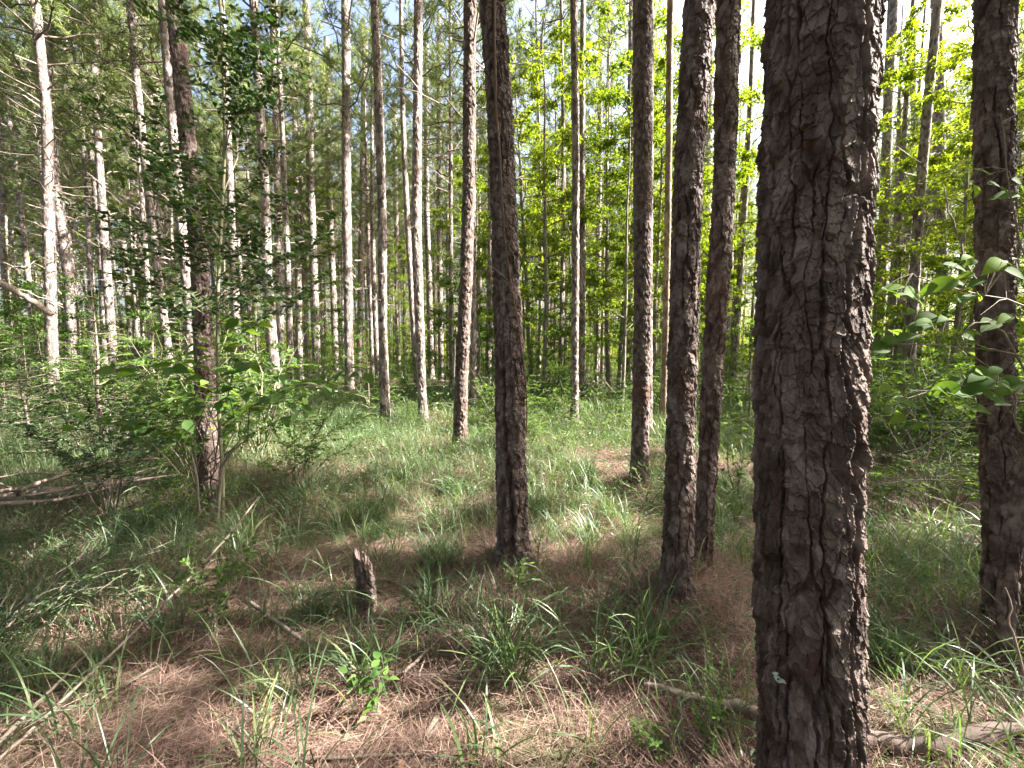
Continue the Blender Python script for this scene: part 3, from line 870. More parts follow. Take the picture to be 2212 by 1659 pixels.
# ---------------------------------------------------------------- broad-leaved trees and saplings (shared shapes)
def broad_tree(seed, H, spread, z0, nleaf, lsize, trunk_r, lean=0.0, layers=True, limbs=14):
    """returns trunk data and crown data"""
    r = np.random.RandomState(seed); tb = MB(); cb = MB()
    n = 12; zz = np.linspace(-.05, H, n)
    path = np.stack([lean * (zz / H) ** 1.5 * H + np.cumsum(r.randn(n)) * .015 * H / 6, np.cumsum(r.randn(n)) * .015 * H / 6, zz], 1)
    path[0, :2] = 0
    tube(tb, path, np.linspace(trunk_r, trunk_r * .15, n), 8, 0, .5)
    P, D, S = [], [], []
    for k in range(limbs):
        f = z0 + (1 - z0) * (k + r.rand()) / limbs
        p = along(path, np.array([f]))[0]; a = k * 2.4 + r.uniform(-.4, .4); L = spread * (1.15 - f * .75) * r.uniform(.6, 1.15)
        el = R(r.uniform(0, 30))
        d = np.array([math.cos(a) * math.cos(el), math.sin(a) * math.cos(el), math.sin(el)])
        bp = arc(p, p + d * L, .05, 6, .04, r)
        tube(cb, bp, np.linspace(trunk_r * .3, .004, 6), 4, 1, r.rand(), cap=False)
        ns = max(4, int(L * 6))
        for s in r.uniform(.2, 1, ns):
            q = along(bp, np.array([s]))[0]; sd = norm(d * .6 + np.array([r.randn(), r.randn(), r.randn() * .25]) * .7); l2 = r.uniform(.2, .55) * spread * .35
            e = q + sd * l2
            tube(cb, [q, e], [.004, .002], 3, 1, r.rand(), cap=False)
            m = max(3, int(nleaf / (limbs * ns)))
            t = r.rand(m, 1) ** .7
            P.append(q + (e - q) * t + r.randn(m, 3) * [.07, .07, .04]); 
            dd = sd * .5 + r.randn(m, 3) * .6; dd[:, 2] -= .25; D.append(dd); S.append(r.uniform(.7, 1.15, m) * lsize)
    P = np.concatenate(P); D = np.concatenate(D); S = np.concatenate(S)
    up = norm(np.array([0, 0, 1.0]) + r.randn(len(P), 3) * .35)
    scatter(cb, LEAF_V, LEAF_F, P, frames(D, up), S, 0, np.clip(r.rand(len(P)) * .8 + r.rand() * .2, 0, 1))
    return tb.data(), cb.data()

def tree_lib(specs_, leafm, barkm):
    T, C, CM, CC = [], [], [], []
    for a in specs_:
        t, c = broad_tree(*a[0], **a[1])
        T.append(mesh_from(t, 'trunk', [M[barkm]])); C.append(c); CM.append(mesh_from(c, 'crown', [M[leafm], M['twig']])); CC.append(centers(c))
    return T, (C, CM, CC)
BT, BLIB = tree_lib([((201, 9.5, 2.6, .2, 10000, .11, .07), dict(limbs=30)), ((202, 8.0, 2.2, .2, 8500, .10, .055), dict(limbs=28)), ((203, 11.0, 2.9, .25, 12000, .11, .08), dict(limbs=34, lean=.05))], 'leaf', 'smooth_bark')
ST, SLIB = tree_lib([((211, 3.4, 1.1, .15, 1100, .10, .02), dict(limbs=14)), ((212, 2.4, .9, .1, 900, .09, .016), dict(limbs=12)), ((213, 4.6, 1.3, .2, 1500, .10, .028), dict(limbs=16)), ((214, 1.5, .75, .08, 700, .08, .012), dict(limbs=10))], 'bush', 'smooth_bark')

# ---------------------------------------------------------------- broad-leaved trees in view
def put_tree(px, Y, kind, name, label, cat, group, lib, T, sc=1.0, rz=None):
    p = at_depth(px, 763, Y); x = float(p[0]); z = float(ground_h(x, Y))
    root = empty(name, (x, Y, z - .02), label, cat, group)
    rz = rb.rand() * 6.28 if rz is None else rz
    link('trunk', T[kind], root, (0, 0, 0), rz, sc)
    o = add_crown(root, x, Y, kind, (0, 0, 0), rz, sc, lib=lib); CROWNS[-1]['z'] = z - .02
    return root
BROAD = [(1180, 10.5, 0), (1320, 12.5, 2), (1215, 13.5, 1), (1410, 10.5, 0), (1150, 14, 2), (1290, 16, 0), (1345, 9.5, 1), (1030, 13, 1), (1465, 14.5, 2), (1385, 17, 2), (1128, 15.5, 2), (1440, 12.0, 1), (1000, 17, 0), (1240, 19, 2), (1100, 22, 0), (1360, 20, 1),
         (1960, 9.5, 1), (1930, 13, 2), (2060, 10.5, 0), (2160, 14, 2), (1545, 12, 2), (2090, 13, 0), (1620, 15, 0), (700, 21, 2), (300, 19, 0), (860, 24, 1), (480, 24, 2), (1500, 24, 2), (90, 22, 1)]
bl = ordinal_labels([b[0] for b in BROAD], 'bright green broadleaf tree')
for (px, Y, k), lb in zip(BROAD, bl):
    put_tree(px, Y, k, 'broadleaf_tree', lb, 'tree', 'broadleaf trees among the pines', BLIB, BT, rb.uniform(.85, 1.1))
SAP = []
tries = 0
while len(SAP) < 210 and tries < 9000:
    tries += 1
    px = rb.uniform(-20, 2230); Y = rb.choice([rb.uniform(7.5, 12), rb.uniform(10, 20), rb.uniform(12, 26), rb.uniform(16, 36)])
    x = (px - 1106) / F * Y
    if Y < 9 and 640 < px < 1560: continue
    if math.hypot(x, Y) > 42 or not free(x, Y, .5, POS): continue
    if any(abs(px - t[0]) < 12 and Y < t[1] for t in hand_px): continue
    k = rb.randint(0, 4)
    if Y < 10: k = rb.choice([1, 3])
    SAP.append((px, Y, k)); POS.append((x, Y))
def two_ranges(items, near, far, split):
    a = [i for i, b in enumerate(items) if split(b)]; c = [i for i, b in enumerate(items) if not split(b)]
    res = [None] * len(items)
    for ids, noun in ((a, near), (c, far)):
        for i, l in zip(ids, ordinal_labels([items[i][0] for i in ids], noun)): res[i] = l
    return res
sl = two_ranges(SAP, 'nearer leafy sapling', 'farther leafy sapling', lambda b: b[1] < 15)
for (px, Y, k), lb in zip(SAP, sl):
    put_tree(px, Y, k, 'leafy_sapling', lb, 'sapling', 'leafy saplings under the pines', SLIB, ST, rb.uniform(.8, 1.15))

# ---------------------------------------------------------------- feathery evergreen seedlings (flat sprays of short needles)
def feather_tree(seed, H, spread):
    r = np.random.RandomState(seed); tb = MB(); cb = MB()
    path = arc([0, 0, -.03], [r.uniform(-.08, .08), r.uniform(-.08, .08), H], 0, 6, .015, r)
    tube(tb, path, np.linspace(.014 * H, .004, 6), 6, 0, .5)
    P, D, N_ = [], [], []
    z = .12
    while z < H:
        f = z / H; L0 = spread * (1 - f) ** .8 + .06; nb = r.randint(4, 7); a0 = r.rand() * 6.28
        for k in range(nb):
            a = a0 + k * 6.28 / nb + r.uniform(-.3, .3); L = L0 * r.uniform(.6, 1.1); el = R(r.uniform(-5, 22))
            d = np.array([math.cos(a) * math.cos(el), math.sin(a) * math.cos(el), math.sin(el)])
            p = along(path, np.array([f]))[0]; bp = arc(p, p + d * L, .06, 5, .03, r)
            tube(cb, bp, np.linspace(.006, .002, 5), 3, 1, .6, cap=False)
            paths = [(bp, L)]
            for s in np.arange(.25, .95, .12 / max(L, .3)):
                q = along(bp, np.array([s]))[0]; sg = r.choice([-1, 1]); sd = norm(d + sg * np.array([-d[1], d[0], 0]) * .9 + r.randn(3) * .12); l2 = L * (1 - s) * .6 + .06
                paths.append((arc(q, q + sd * l2, .03, 3, .02, r), l2))
            for bp2, l in paths:
                n = max(4, int(l * 60)); s = np.linspace(.05, 1, n); q = along(bp2, s); dd = along_dir(bp2, s)
                sd = np.stack([-dd[:, 1], dd[:, 0], dd[:, 2] * 0], 1) * np.where(np.arange(n) % 2, 1, -1)[:, None]
                P.append(q); D.append(dd * .7 + sd + r.randn(n, 3) * .15)
        z += r.uniform(.11, .2)
    P = np.concatenate(P); D = np.concatenate(D)
    V = [(-.09, 0, 0), (.09, 0, 0), (.05, 1, 0), (-.05, 1, 0)]
    scatter(cb, V, [(0, 1, 2, 3)], P, frames(D), r.uniform(.028, .045, len(P)), 0, r.rand(len(P)))
    return tb.data(), cb.data()
FT, FC_, FM_, FCC_ = [], [], [], []
for sd, h, sp in ((301, 1.5, .7), (302, 1.1, .6), (303, 2.1, .85), (304, .7, .45)):
    t, c = feather_tree(sd, h, sp)
    FT.append(mesh_from(t, 'trunk', [M['twig']])); FC_.append(c); FM_.append(mesh_from(c, 'crown', [M['feather'], M['twig']])); FCC_.append(centers(c))
FLIB = (FC_, FM_, FCC_)
FEA = []
tries = 0
while len(FEA) < 80 and tries < 3000:
    tries += 1
    px = rb.choice([rb.uniform(-30, 560), rb.uniform(-30, 560), rb.uniform(520, 1000), rb.uniform(1250, 2230)]); Y = rb.uniform(5.2, 15)
    if px > 560: Y = rb.uniform(8.5, 17)
    x = (px - 1106) / F * Y
    if not free(x, Y, .45, POS) or any(abs(px - t[0]) < 14 and Y < t[1] for t in hand_px): continue
    FEA.append((px, Y, rb.randint(0, 4))); POS.append((x, Y))
fl = ordinal_labels([b[0] for b in FEA], 'feathery evergreen seedling')
for (px, Y, k), lb in zip(FEA, fl):
    put_tree(px, Y, k, 'evergreen_seedling', lb, 'seedling', 'feathery evergreen seedlings', FLIB, FT, rb.uniform(.8, 1.2))

# ---------------------------------------------------------------- small shrubs of the clearing
def shrub(seed, H, spread, nst, leafsz, per, leafm='bush', oval=False, gap=.3):
    r = np.random.RandomState(seed); sb = MB(); lb_ = MB()
    P, D = [], []
    for k in range(nst):
        a = r.rand() * 6.28; L = H * r.uniform(.6, 1.1); o = spread * r.uniform(.3, 1)
        path = arc([r.randn() * .03, r.randn() * .03, -.03], [math.cos(a) * o, math.sin(a) * o, L], .08, 6, .05, r)
        tube(sb, path, np.linspace(.006, .002, 6) * (H + .5), 4, 0, r.rand(), cap=False)
        for s in r.uniform(gap, 1, 7):
            q = along(path, np.array([s]))[0]; sd = norm(r.randn(3) * [1, 1, .35]); l2 = r.uniform(.3, .9) * spread * .7
            tp = arc(q, q + sd * l2, .05, 4, .05, r)
            tube(sb, tp, np.linspace(.003, .0012, 4), 3, 0, r.rand(), cap=False)
            n = max(3, int(per * l2)); t = np.linspace(.15, 1, n); dd = along_dir(tp, t)
            si = np.stack([-dd[:, 1], dd[:, 0], 0 * dd[:, 2]], 1) * np.where(np.arange(n) % 2, 1, -1)[:, None]
            P.append(along(tp, t)); D.append(dd * .6 + si + r.randn(n, 3) * .3)
    P = np.concatenate(P); D = np.concatenate(D)
    up = norm(np.array([0, 0, 1.0]) + r.randn(len(P), 3) * .35)
    scatter(lb_, OVAL_V if oval else LEAF_V, OVAL_F if oval else LEAF_F, P, frames(D, up), r.uniform(.7, 1.15, len(P)) * leafsz, 0, r.rand(len(P)), oval)
    return mesh_from(sb.data(), 'stems', [M['green_stem']]), mesh_from(lb_.data(), 'foliage', [M[leafm]])
SH = [shrub(401, .55, .4, 9, .05, 45), shrub(402, .8, .5, 8, .06, 38), shrub(403, .4, .35, 10, .035, 60), shrub(404, 1.1, .6, 9, .08, 28)]
SHR = []
tries = 0
while len(SHR) < 230 and tries < 9000:
    tries += 1
    py = rb.uniform(812, 960) if rb.rand() < .8 else rb.uniform(950, 1150); px = rb.uniform(-20, 2230)
    if 1600 < px < 1890: continue
    Y = 1.5 * F / (py - 763); x = (px - 1106) / F * Y
    if (py > 1000 and 640 < px < 1560) or (px < 340 and py > 930): continue
    if any(abs(px - t[0]) < 22 and Y < t[1] for t in hand_px): continue
    if not free(x, Y, .3, POS): continue
    k = rb.choice([0, 2]) if py > 930 else rb.choice([0, 1, 3])
    SHR.append((px, Y, k)); POS.append((x, Y))
tries = 0
while len(SHR) < 285 and tries < 6000:
    tries += 1
    py = rb.uniform(850, 1010); px = rb.choice([rb.uniform(-20, 640), rb.uniform(1870, 2230)])
    Y = 1.5 * F / (py - 763); x = (px - 1106) / F * Y
    if any(abs(px - t[0]) < 22 and Y < t[1] for t in hand_px) or not free(x, Y, .3, POS) or (px < 340 and py > 930): continue
    SHR.append((px, Y, rb.choice([1, 3]) + 10)); POS.append((x, Y))
hl = two_ranges(SHR, 'knee-high leafy shrub', 'tall leafy shrub', lambda b: b[2] < 10)
for (px, Y, k), lb in zip(SHR, hl):
    x = (px - 1106) / F * Y
    root = empty('low_shrub', (x, Y, float(ground_h(x, Y))), lb, 'shrub', 'low shrubs around the clearing')
    rz = rb.rand() * 6.28; sc = rb.uniform(.8, 1.2) * (1.45 if k > 9 else 1); k = k % 10
    link('stem', SH[k][0], root, (0, 0, 0), rz, sc); link('foliage', SH[k][1], root, (0, 0, 0), rz, sc)

# ---------------------------------------------------------------- near plants, branch by branch
def leafy_branch(sb, lb_, path, r0, leaf, size, spacing, twigs=6, twl=.3, template='leaf', r=None, start=.25, flat=.3, sm=0, lm=0, droop=.0, opp=False):
    r = r or rng
    path = np.asarray(path); L = np.sum(np.linalg.norm(np.diff(path, axis=0), axis=1))
    tube(sb, path, np.linspace(r0, r0 * .3, len(path)), 5, sm, r.rand(), cap=False)
    paths = [(path, L, start)]
    for s in np.linspace(start, .95, twigs) if twigs else []:
        q = along(path, np.array([s]))[0]; d = along_dir(path, np.array([s]))[0]
        side = norm(np.cross(d, [0, 0, 1.0])) * r.choice([-1, 1])
        sd = norm(d * .6 + side * .9 + np.array([0, 0, r.uniform(-.45, .55)])); l2 = twl * r.uniform(.5, 1.1)
        tp = arc(q, q + sd * l2, .04, 4, .06, r); tube(sb, tp, np.linspace(r0 * .4, r0 * .15, 4), 3, sm, r.rand(), cap=False)
        paths.append((tp, l2, .12))
    P, D = [], []
    for p, l, st in paths:
        n = max(2, int(l * (1 - st) / spacing)); t = np.linspace(st, 1, n); dd = along_dir(p, t)
        si = norm(np.cross(dd, np.tile([0, 0, 1.0], (n, 1))))
        for sg in ((1, -1) if opp else (None,)):
            sgn = np.where(np.arange(n) % 2, 1, -1)[:, None] if sg is None else sg
            P.append(along(p, t)); D.append(dd * .55 + si * sgn + r.randn(n, 3) * .3 + np.array([0, 0, -droop]))
    P = np.concatenate(P); D = np.concatenate(D)
    up = norm(np.array([0, 0, 1.0]) + r.randn(len(P), 3) * flat)
    tv, tf = {'leaf': (LEAF_V, LEAF_F), 'oval': (OVAL_V, OVAL_F), 'big': (BIG_V, BIG_F)}[template]
    scatter(lb_, tv, tf, P, frames(D, up), r.uniform(.65, 1.15, len(P)) * size, lm, r.rand(len(P)), template == 'big')

# tall small-leaved holly sapling in front of the dark leaning pine
rh = np.random.RandomState(77)
Yh = on_ground(482, 1128)[1]
root = empty('holly_sapling', (float(at_depth(482, 1128, Yh)[0]), Yh, float(on_ground(482, 1128)[2])), 'tall holly sapling with small dark leaves in front of the dark leaning pine', 'sapling')
base = np.array(root.location)
stem_px = [(482, 1140), (480, 1000), (472, 880), (470, 750), (471, 620), (478, 480), (486, 330), (484, 180), (478, 60), (470, -120), (466, -300)]
stem = np.array([at_depth(a, b, Yh) for a, b in stem_px]) 
sb = MB(); tube(sb, stem - base, np.linspace(.017, .007, len(stem)), 8, 0, .6)
link('trunk', sb.build('trunk', [M['green_stem']]), root)
# (attach row, target px, target py, depth offset, twig length)
HOL = [(330, 545, 90, -.3, .24), (300, 560, 40, .3, .26), (330, 590, 150, -.1, .22), (260, 500, 75, -.4, .22), (420, 570, 180, .5, .2), (400, 250, 260, .1, .26), (440, 330, 240, -.5, .22), (430, 280, 330, .5, .26),
       (520, 300, 380, -.5, .26), (500, 360, 340, .2, .22), (560, 250, 470, .1, .28), (600, 330, 500, -.5, .26), (560, 640, 430, -.2, .26), (540, 560, 330, .4, .24), (600, 560, 480, -.4, .26),
       (650, 690, 520, .1, .28), (640, 590, 560, .5, .26), (700, 620, 620, -.4, .24), (700, 360, 600, .4, .26), (740, 300, 620, -.2, .24), (180, 420, 60, .3, .24), (120, 380, 20, -.2, .22), (640, 420, 420, -.6, .2),
       (90, 590, 10, .0, .22), (760, 700, 600, .2, .2), (680, 240, 560, .5, .24)]
bb = []
for ay, tx, ty, dy, tw in HOL:
    a = at_depth(np.interp(ay, [q[1] for q in stem_px][::-1], [q[0] for q in stem_px][::-1]), ay, Yh); b = at_depth(tx, ty, Yh + dy)
    if a[2] > b[2] + .4: a[2] = b[2] + .2
    bs, bf = MB(), MB()
    leafy_branch(bs, bf, arc(a, b, rh.uniform(-.08, .1), 6, .07, rh) - base, .0055, 'leaf', .056, .019, 12, tw * 1.5, 'oval', rh, .22, .8)
    br = link('branch', bs.build('branch', [M['twig']]), root)
    link('foliage', bf.build('foliage', [M['holly']]), br)
# a bright sprig hanging from it
bs, bf = MB(), MB()
leafy_branch(bs, bf, np.array([at_depth(*q, 2.5) for q in ((380, 400), (420, 470), (470, 560), (530, 610), (590, 650))]) - base, .003, 'leaf', .065, .05, 0, 0, 'oval', rh, .1, .4)
br = link('branch', bs.build('branch', [M['green_stem']]), root); link('foliage', bf.build('foliage', [M['bush']]), br)

# forked dark second stem rising beside it
sb = MB(); st2 = np.array([at_depth(*q, Yh - .15) for q in ((470, 1120), (478, 1010), (500, 975), (545, 940))]); tube(sb, st2 - base, [.014, .012, .009, .004], 6)
tube(sb, np.array([at_depth(*q, Yh - .1) for q in ((430, 1105), (425, 1030), (415, 985), (395, 950))]) - base, [.012, .011, .009, .003], 6)
link('side_stem', sb.build('side_stem', [M['twig']]), root)

def bush(name, label, cat, base_px, targets, size, leafm, template='oval', r0=.006, spacing=.05, twigs=5, twl=.22, seed=1, depth=None, sag=.12, opp=False, droop=0, stemm='twig', flat=.3, group=None, start=.25):
    r = np.random.RandomState(seed)
    g = on_ground(*base_px) if depth is None else at_depth(base_px[0], base_px[1], depth)
    root = empty(name, tuple(g), label, cat, group)
    for t in targets:
        tx, ty, dy = t[:3]
        e = at_depth(tx, ty, g[1] + dy)
        a = g + r.randn(3) * [.03, .03, 0]
        bs, bf = MB(), MB()
        leafy_branch(bs, bf, arc(a, e, sag, 7, .03, r) - g, r0 * r.uniform(.7, 1.2), None, size, spacing, twigs, twl, template, r, t[3] if len(t) > 3 else start, flat, droop=droop, opp=opp)
        br = link('branch', bs.build('branch', [M[stemm]]), root); link('foliage', bf.build('foliage', [M[leafm]]), br)
    return root
bush('broadleaf_bush', 'spreading bush with large drooping leaves below the holly sapling', 'bush', (440, 1085),
     [(215, 800, -1.6), (300, 850, -.9), (370, 790, -1.7), (420, 860, -.6), (540, 790, -1.8), (600, 850, -1.2), (650, 830, -1.8), (760, 790, -1.7), (700, 880, -.9), (330, 920, -1.2), (520, 880, -.6), (130, 880, -1.2), (480, 790, -1.2), (250, 900, -1.5), (430, 720, -1.5), (560, 700, -1.3)],
     .10, 'bush', 'big', spacing=.105, twigs=5, twl=.2, seed=21, droop=.25, flat=.35, start=.5)
bush('small_leaf_bush', 'tangled bush of fine dark foliage left of the dark leaning pine', 'bush', (240, 1130),
     [(30, 860, .2), (110, 800, .3), (180, 850, -.2), (240, 800, .4), (330, 870, 0), (60, 930, -.4), (130, 980, -.6), (280, 950, -.5), (10, 780, .6), (380, 930, .3), (200, 760, .8), (330, 780, .6)],
     .04, 'holly', spacing=.012, twigs=14, twl=.3, seed=22, start=.3)
bush('small_leaf_bush', 'twiggy grey-green bush between the dark leaning pine and the pine with the charred foot', 'bush', (640, 1060),
     [(560, 880, .2), (640, 850, .1), (720, 880, .2), (780, 900, -.2), (600, 940, -.3), (700, 950, -.3), (820, 930, .3), (760, 850, .5), (560, 1000, -.4), (660, 900, .6)],
     .045, 'bush', spacing=.016, twigs=12, twl=.26, seed=23, start=.25)
bush('fine_leaved_plant', 'sweeping dark boughs of tiny leaves in the left foreground', 'plant', (-60, 1420),
     [(230, 1180, .3), (320, 1210, .2), (60, 1200, .1), (200, 1260, -.1), (310, 1290, .0)],
     .026, 'holly', 'leaf', spacing=.016, twigs=12, twl=.28, seed=24, sag=.1, start=.12)
bush('pale_leaved_sprout', 'small sprout with pale green oval leaves on the leaning stick', 'plant', (455, 1390),
     [(400, 1215, 0), (430, 1190, .1), (520, 1190, -.05), (545, 1200, .05), (480, 1230, 0), (390, 1250, -.1), (440, 1330, -.1), (470, 1270, .1), (500, 1150, .1)],
     .036, 'bush', spacing=.03, twigs=4, twl=.1, seed=25, start=.35, r0=.003, opp=True)
bush('pale_leaved_sprout', 'small sprout with lacy pale leaves at the foot of the split pine', 'plant', (1130, 1290),
     [(1090, 1215, 0), (1130, 1210, -.05), (1150, 1225, .03), (1100, 1235, -.1), (1160, 1250, 0)], .02, 'bush', spacing=.014, twigs=5, twl=.07, seed=26, r0=.002, start=.3, opp=True)
bush('small_green_herb', 'upright small-leaved herb left of the fallen stick by the huge trunk', 'plant', (1540, 1620),
     [(1535, 1400, 0), (1560, 1430, .03), (1520, 1460, -.03), (1555, 1500, -.05), (1500, 1540, 0)], .016, 'bush', spacing=.012, twigs=9, twl=.05, seed=27, r0=.002, start=.1, opp=True, sag=0)
bush('small_green_herb', 'bright herb with toothed leaves in the foreground grass left of centre', 'plant', (800, 1560),
     [(800, 1440, 0), (770, 1460, .02), (835, 1430, -.02), (815, 1500, 0)], .045, 'bush', 'big', spacing=.04, twigs=3, twl=.06, seed=28, r0=.002, start=.3)
bush('small_green_herb', 'low dark herb at the bottom edge right of centre', 'plant', (1395, 1640),
     [(1370, 1560, 0), (1420, 1570, .03), (1400, 1590, -.03), (1440, 1610, 0)], .02, 'bush', spacing=.015, twigs=6, twl=.06, seed=29, r0=.002, start=.1, opp=True)
bush('twiggy_brush', 'tangle of thin twigs and small leaves between the huge trunk and the right-edge pine', 'bush', (2010, 1120),
     [(1900, 900, .2), (1960, 860, .3), (2040, 880, .2), (2100, 900, .1), (1920, 980, -.1), (2060, 980, 0), (1890, 820, .6), (1990, 790, .7), (2080, 800, .5), (1880, 1040, -.2), (2120, 1020, -.1), (1950, 1040, -.3)],
     .035, 'bush', spacing=.045, twigs=12, twl=.3, seed=31, start=.25)
bush('twiggy_brush', 'leafy weeds with pointed leaves just left of the huge trunk at waist height', 'bush', (1590, 1110),
     [(1560, 900, .2), (1600, 870, .1), (1575, 960, 0), (1610, 950, .2), (1545, 990, .1), (1600, 1010, -.1)], .06, 'bush', 'big', spacing=.05, twigs=5, twl=.15, seed=32, start=.3)
bush('twiggy_brush', 'drooping pale-leaved weeds in front of the straight dark pine', 'bush', (1395, 1100),
     [(1370, 1010, 0), (1420, 1000, .05), (1340, 1040, -.05), (1450, 1030, .05), (1400, 1060, -.1)], .03, 'bush', spacing=.018, twigs=8, twl=.12, seed=33, start=.3)
bush('twiggy_brush', 'weedy clump of pale leaves in the clearing by the slim grass pine', 'bush', (1290, 950),
     [(1200, 860, .2), (1250, 870, 0), (1290, 840, .4), (1330, 870, .1), (1350, 900, 0), (1180, 900, .1), (1230, 900, -.2)], .07, 'bush', spacing=.05, twigs=8, twl=.3, seed=34, start=.25)
# large-leaved twigs entering from the right edge
rr_ = np.random.RandomState(55)
Yb = 1.75
br_base = np.array([at_depth(2260, 1500, Yb)[0], Yb, float(ground_h(2.4, Yb))])
root = empty('large_leaved_shrub', tuple(br_base), 'shrub with large pale green leaves reaching in from the right edge', 'shrub')
hub = at_depth(2290, 960, Yb) - br_base
sb = MB(); tube(sb, arc([0, 0, 0], hub, 0, 6, .02, rr_), np.linspace(.014, .009, 6), 7); tube(sb, arc(hub, at_depth(2330, 560, Yb) - br_base, 0, 6, .02, rr_), np.linspace(.009, .005, 6), 6)
link('trunk', sb.build('trunk', [M['twig']]), root)
def to_l(q, Y): return at_depth(q[0], q[1], Y) - br_base
RB = [([(2290, 700), (2200, 655), (2100, 630), (1990, 600), (1975, 592)], 1.6, [(2070, 575, 60), (2150, 572, 62), (2200, 590, 60), (2030, 615, 70), (1985, 640, 95), (2090, 640, 60)]),
      ([(2290, 800), (2180, 760), (2050, 745), (1940, 742), (1872, 742)], 1.7, [(1895, 748, 70), (1960, 725, 60), (1985, 705, 62), (2000, 688, 62), (1900, 710, 45), (2120, 745, 50)]),
      ([(2290, 880), (2200, 850), (2140, 838), (2060, 830), (1960, 860)], 1.65, [(2110, 830, 78), (2075, 845, 70), (2150, 850, 75), (2180, 835, 70), (1962, 868, 66), (2040, 840, 60), (2130, 812, 66), (2165, 865, 60)]),
      ([(2290, 960), (2180, 930), (2100, 910), (2000, 912), (1870, 905)], 1.9, [(1925, 885, 46), (1900, 870, 42), (1940, 905, 40)]),
      ([(2260, 640), (2215, 560), (2185, 430), (2172, 330), (2160, 245)], 1.7, [(2160, 400, 62), (2175, 420, 58), (2205, 395, 50)]),
      ([(2210, 860), (2100, 905), (2000, 960), (1930, 985), (1866, 992)], 1.9, []),
      ([(2150, 690), (2100, 700), (2050, 740), (2150, 800), (2240, 850)], 1.8, [(2140, 698, 62)]),
      ([(2120, 620), (2085, 560), (2060, 490), (2045, 430), (2032, 398)], 1.75, []),
      ([(2215, 1060), (2130, 1040), (2020, 1035), (1930, 1040), (1870, 1050)], 2.0, []),
      ([(2270, 970), (2200, 925), (2190, 870), (2202, 830), (2240, 800)], 1.6, [])]
for pts, Y, lv in RB:
    path = np.array([to_l(q, Y) for q in pts])
    if lv or pts[0][0] > 2200: path = np.concatenate([[hub + rr_.randn(3) * .03], path])
    s2 = np.linspace(0, 1, 12); path = along(path, s2) + rr_.randn(12, 3) * .004
    sb = MB(); tube(sb, path, np.linspace(.005, .0018, 12), 5, 0, .5, cap=False)
    for j in range(3):
        q = along(path, np.array([rr_.uniform(.3, .95)]))[0]; tube(sb, arc(q, q + rr_.randn(3) * [.12, .08, .07], .05, 4, .05, rr_), [.002, .0018, .0014, .001], 3, 0, .5, cap=False)
    lb_ = MB()
    brn = None
    lv = [(a, b, c * .85) for a, b, c in lv] + [(a + rr_.uniform(-70, 70), b + rr_.uniform(-35, 35), c * rr_.uniform(.35, .65)) for a, b, c in lv for _ in range(2)]
    for (lx, ly, lw) in lv:
        p = to_l((lx, ly), Y + rr_.uniform(-.06, .06)); L = lw * Y / F * 1.0
        d = norm(np.array([rr_.choice([-1, -1, 1]) * rr_.uniform(.6, 1), rr_.uniform(-.5, .4), rr_.uniform(-.45, .1)]))
        p0 = p - d * L * .5
        i = np.argmin(np.linalg.norm(path - p0, axis=1)); tube(sb, [path[i], (path[i] + p0) / 2 + [0, 0, .01], p0], [.0016, .0013, .001], 3, 0, .5, cap=False)
        scatter(lb_, BIG_V, BIG_F, [p0], frames(d[None], norm(np.array([[rr_.randn() * .35, -.95 + rr_.randn() * .35, 1.0]]))), np.array([L * 1.05]), 0, np.array([rr_.uniform(.15, 1)]), True)
    brn = link('branch', sb.build('branch', [M['twig']]), root)
    if lv: link('foliage', lb_.build('foliage', [M['bush']]), brn)

# bleached leafless whip plant at the bottom right
sb = MB(); g = on_ground(2215, 1650)
for pts in ([(2240, 1640), (2200, 1580), (2170, 1520), (2120, 1445)], [(2190, 1560), (2130, 1520), (2060, 1475)], [(2175, 1540), (2200, 1490), (2225, 1465)], [(2160, 1500), (2100, 1465), (2085, 1440)], [(2215, 1470), (2190, 1370), (2175, 1340), (2188, 1310), (2172, 1270)]):
    p = np.array([at_depth(a, b, 1.42) for a, b in pts]) - g; tube(sb, along(p, np.linspace(0, 1, 8)), np.linspace(.0045, .002, 8), 5, 0, .9)
root = link('dead_weed', sb.build('dead_weed', [M['pale_twig']]), None, tuple(g)); tag(root, 'bleached forked leafless weed stalk in the bottom right corner', 'weed stalk')

# vine hanging down the split pine
t = TK['central']; sb = MB()
vp = [(1069, -40), (1070, 100), (1073, 250), (1080, 330), (1084, 430), (1092, 530), (1104, 620), (1118, 700), (1129, 780), (1137, 850), (1138, 900), (1136, 935)]
pts = []
for a, b in vp:
    p = at_depth(a, b, t['y']); zc = p[2]; cx_ = t['x'] + float(t['cx'](zc)); r_ = float(t['rad'](zc)) + .012
    dx = np.clip(p[0] - cx_, -r_ * 1.25, r_ * 1.25); dyv = -math.sqrt(max(r_ ** 2 - dx ** 2, 0)); pts.append([cx_ + dx, t['y'] + dyv, zc])
pts = np.array(pts); tube(sb, along(pts, np.linspace(0, 1, 40)) + rng.randn(40, 3) * .0015, np.linspace(.009, .0045, 40), 6)
vm = link('vine', sb.build('vine', [M['vine']]), None, (0, 0, 0)); tag(vm, 'thin brown woody vine running down the split pine', 'vine')

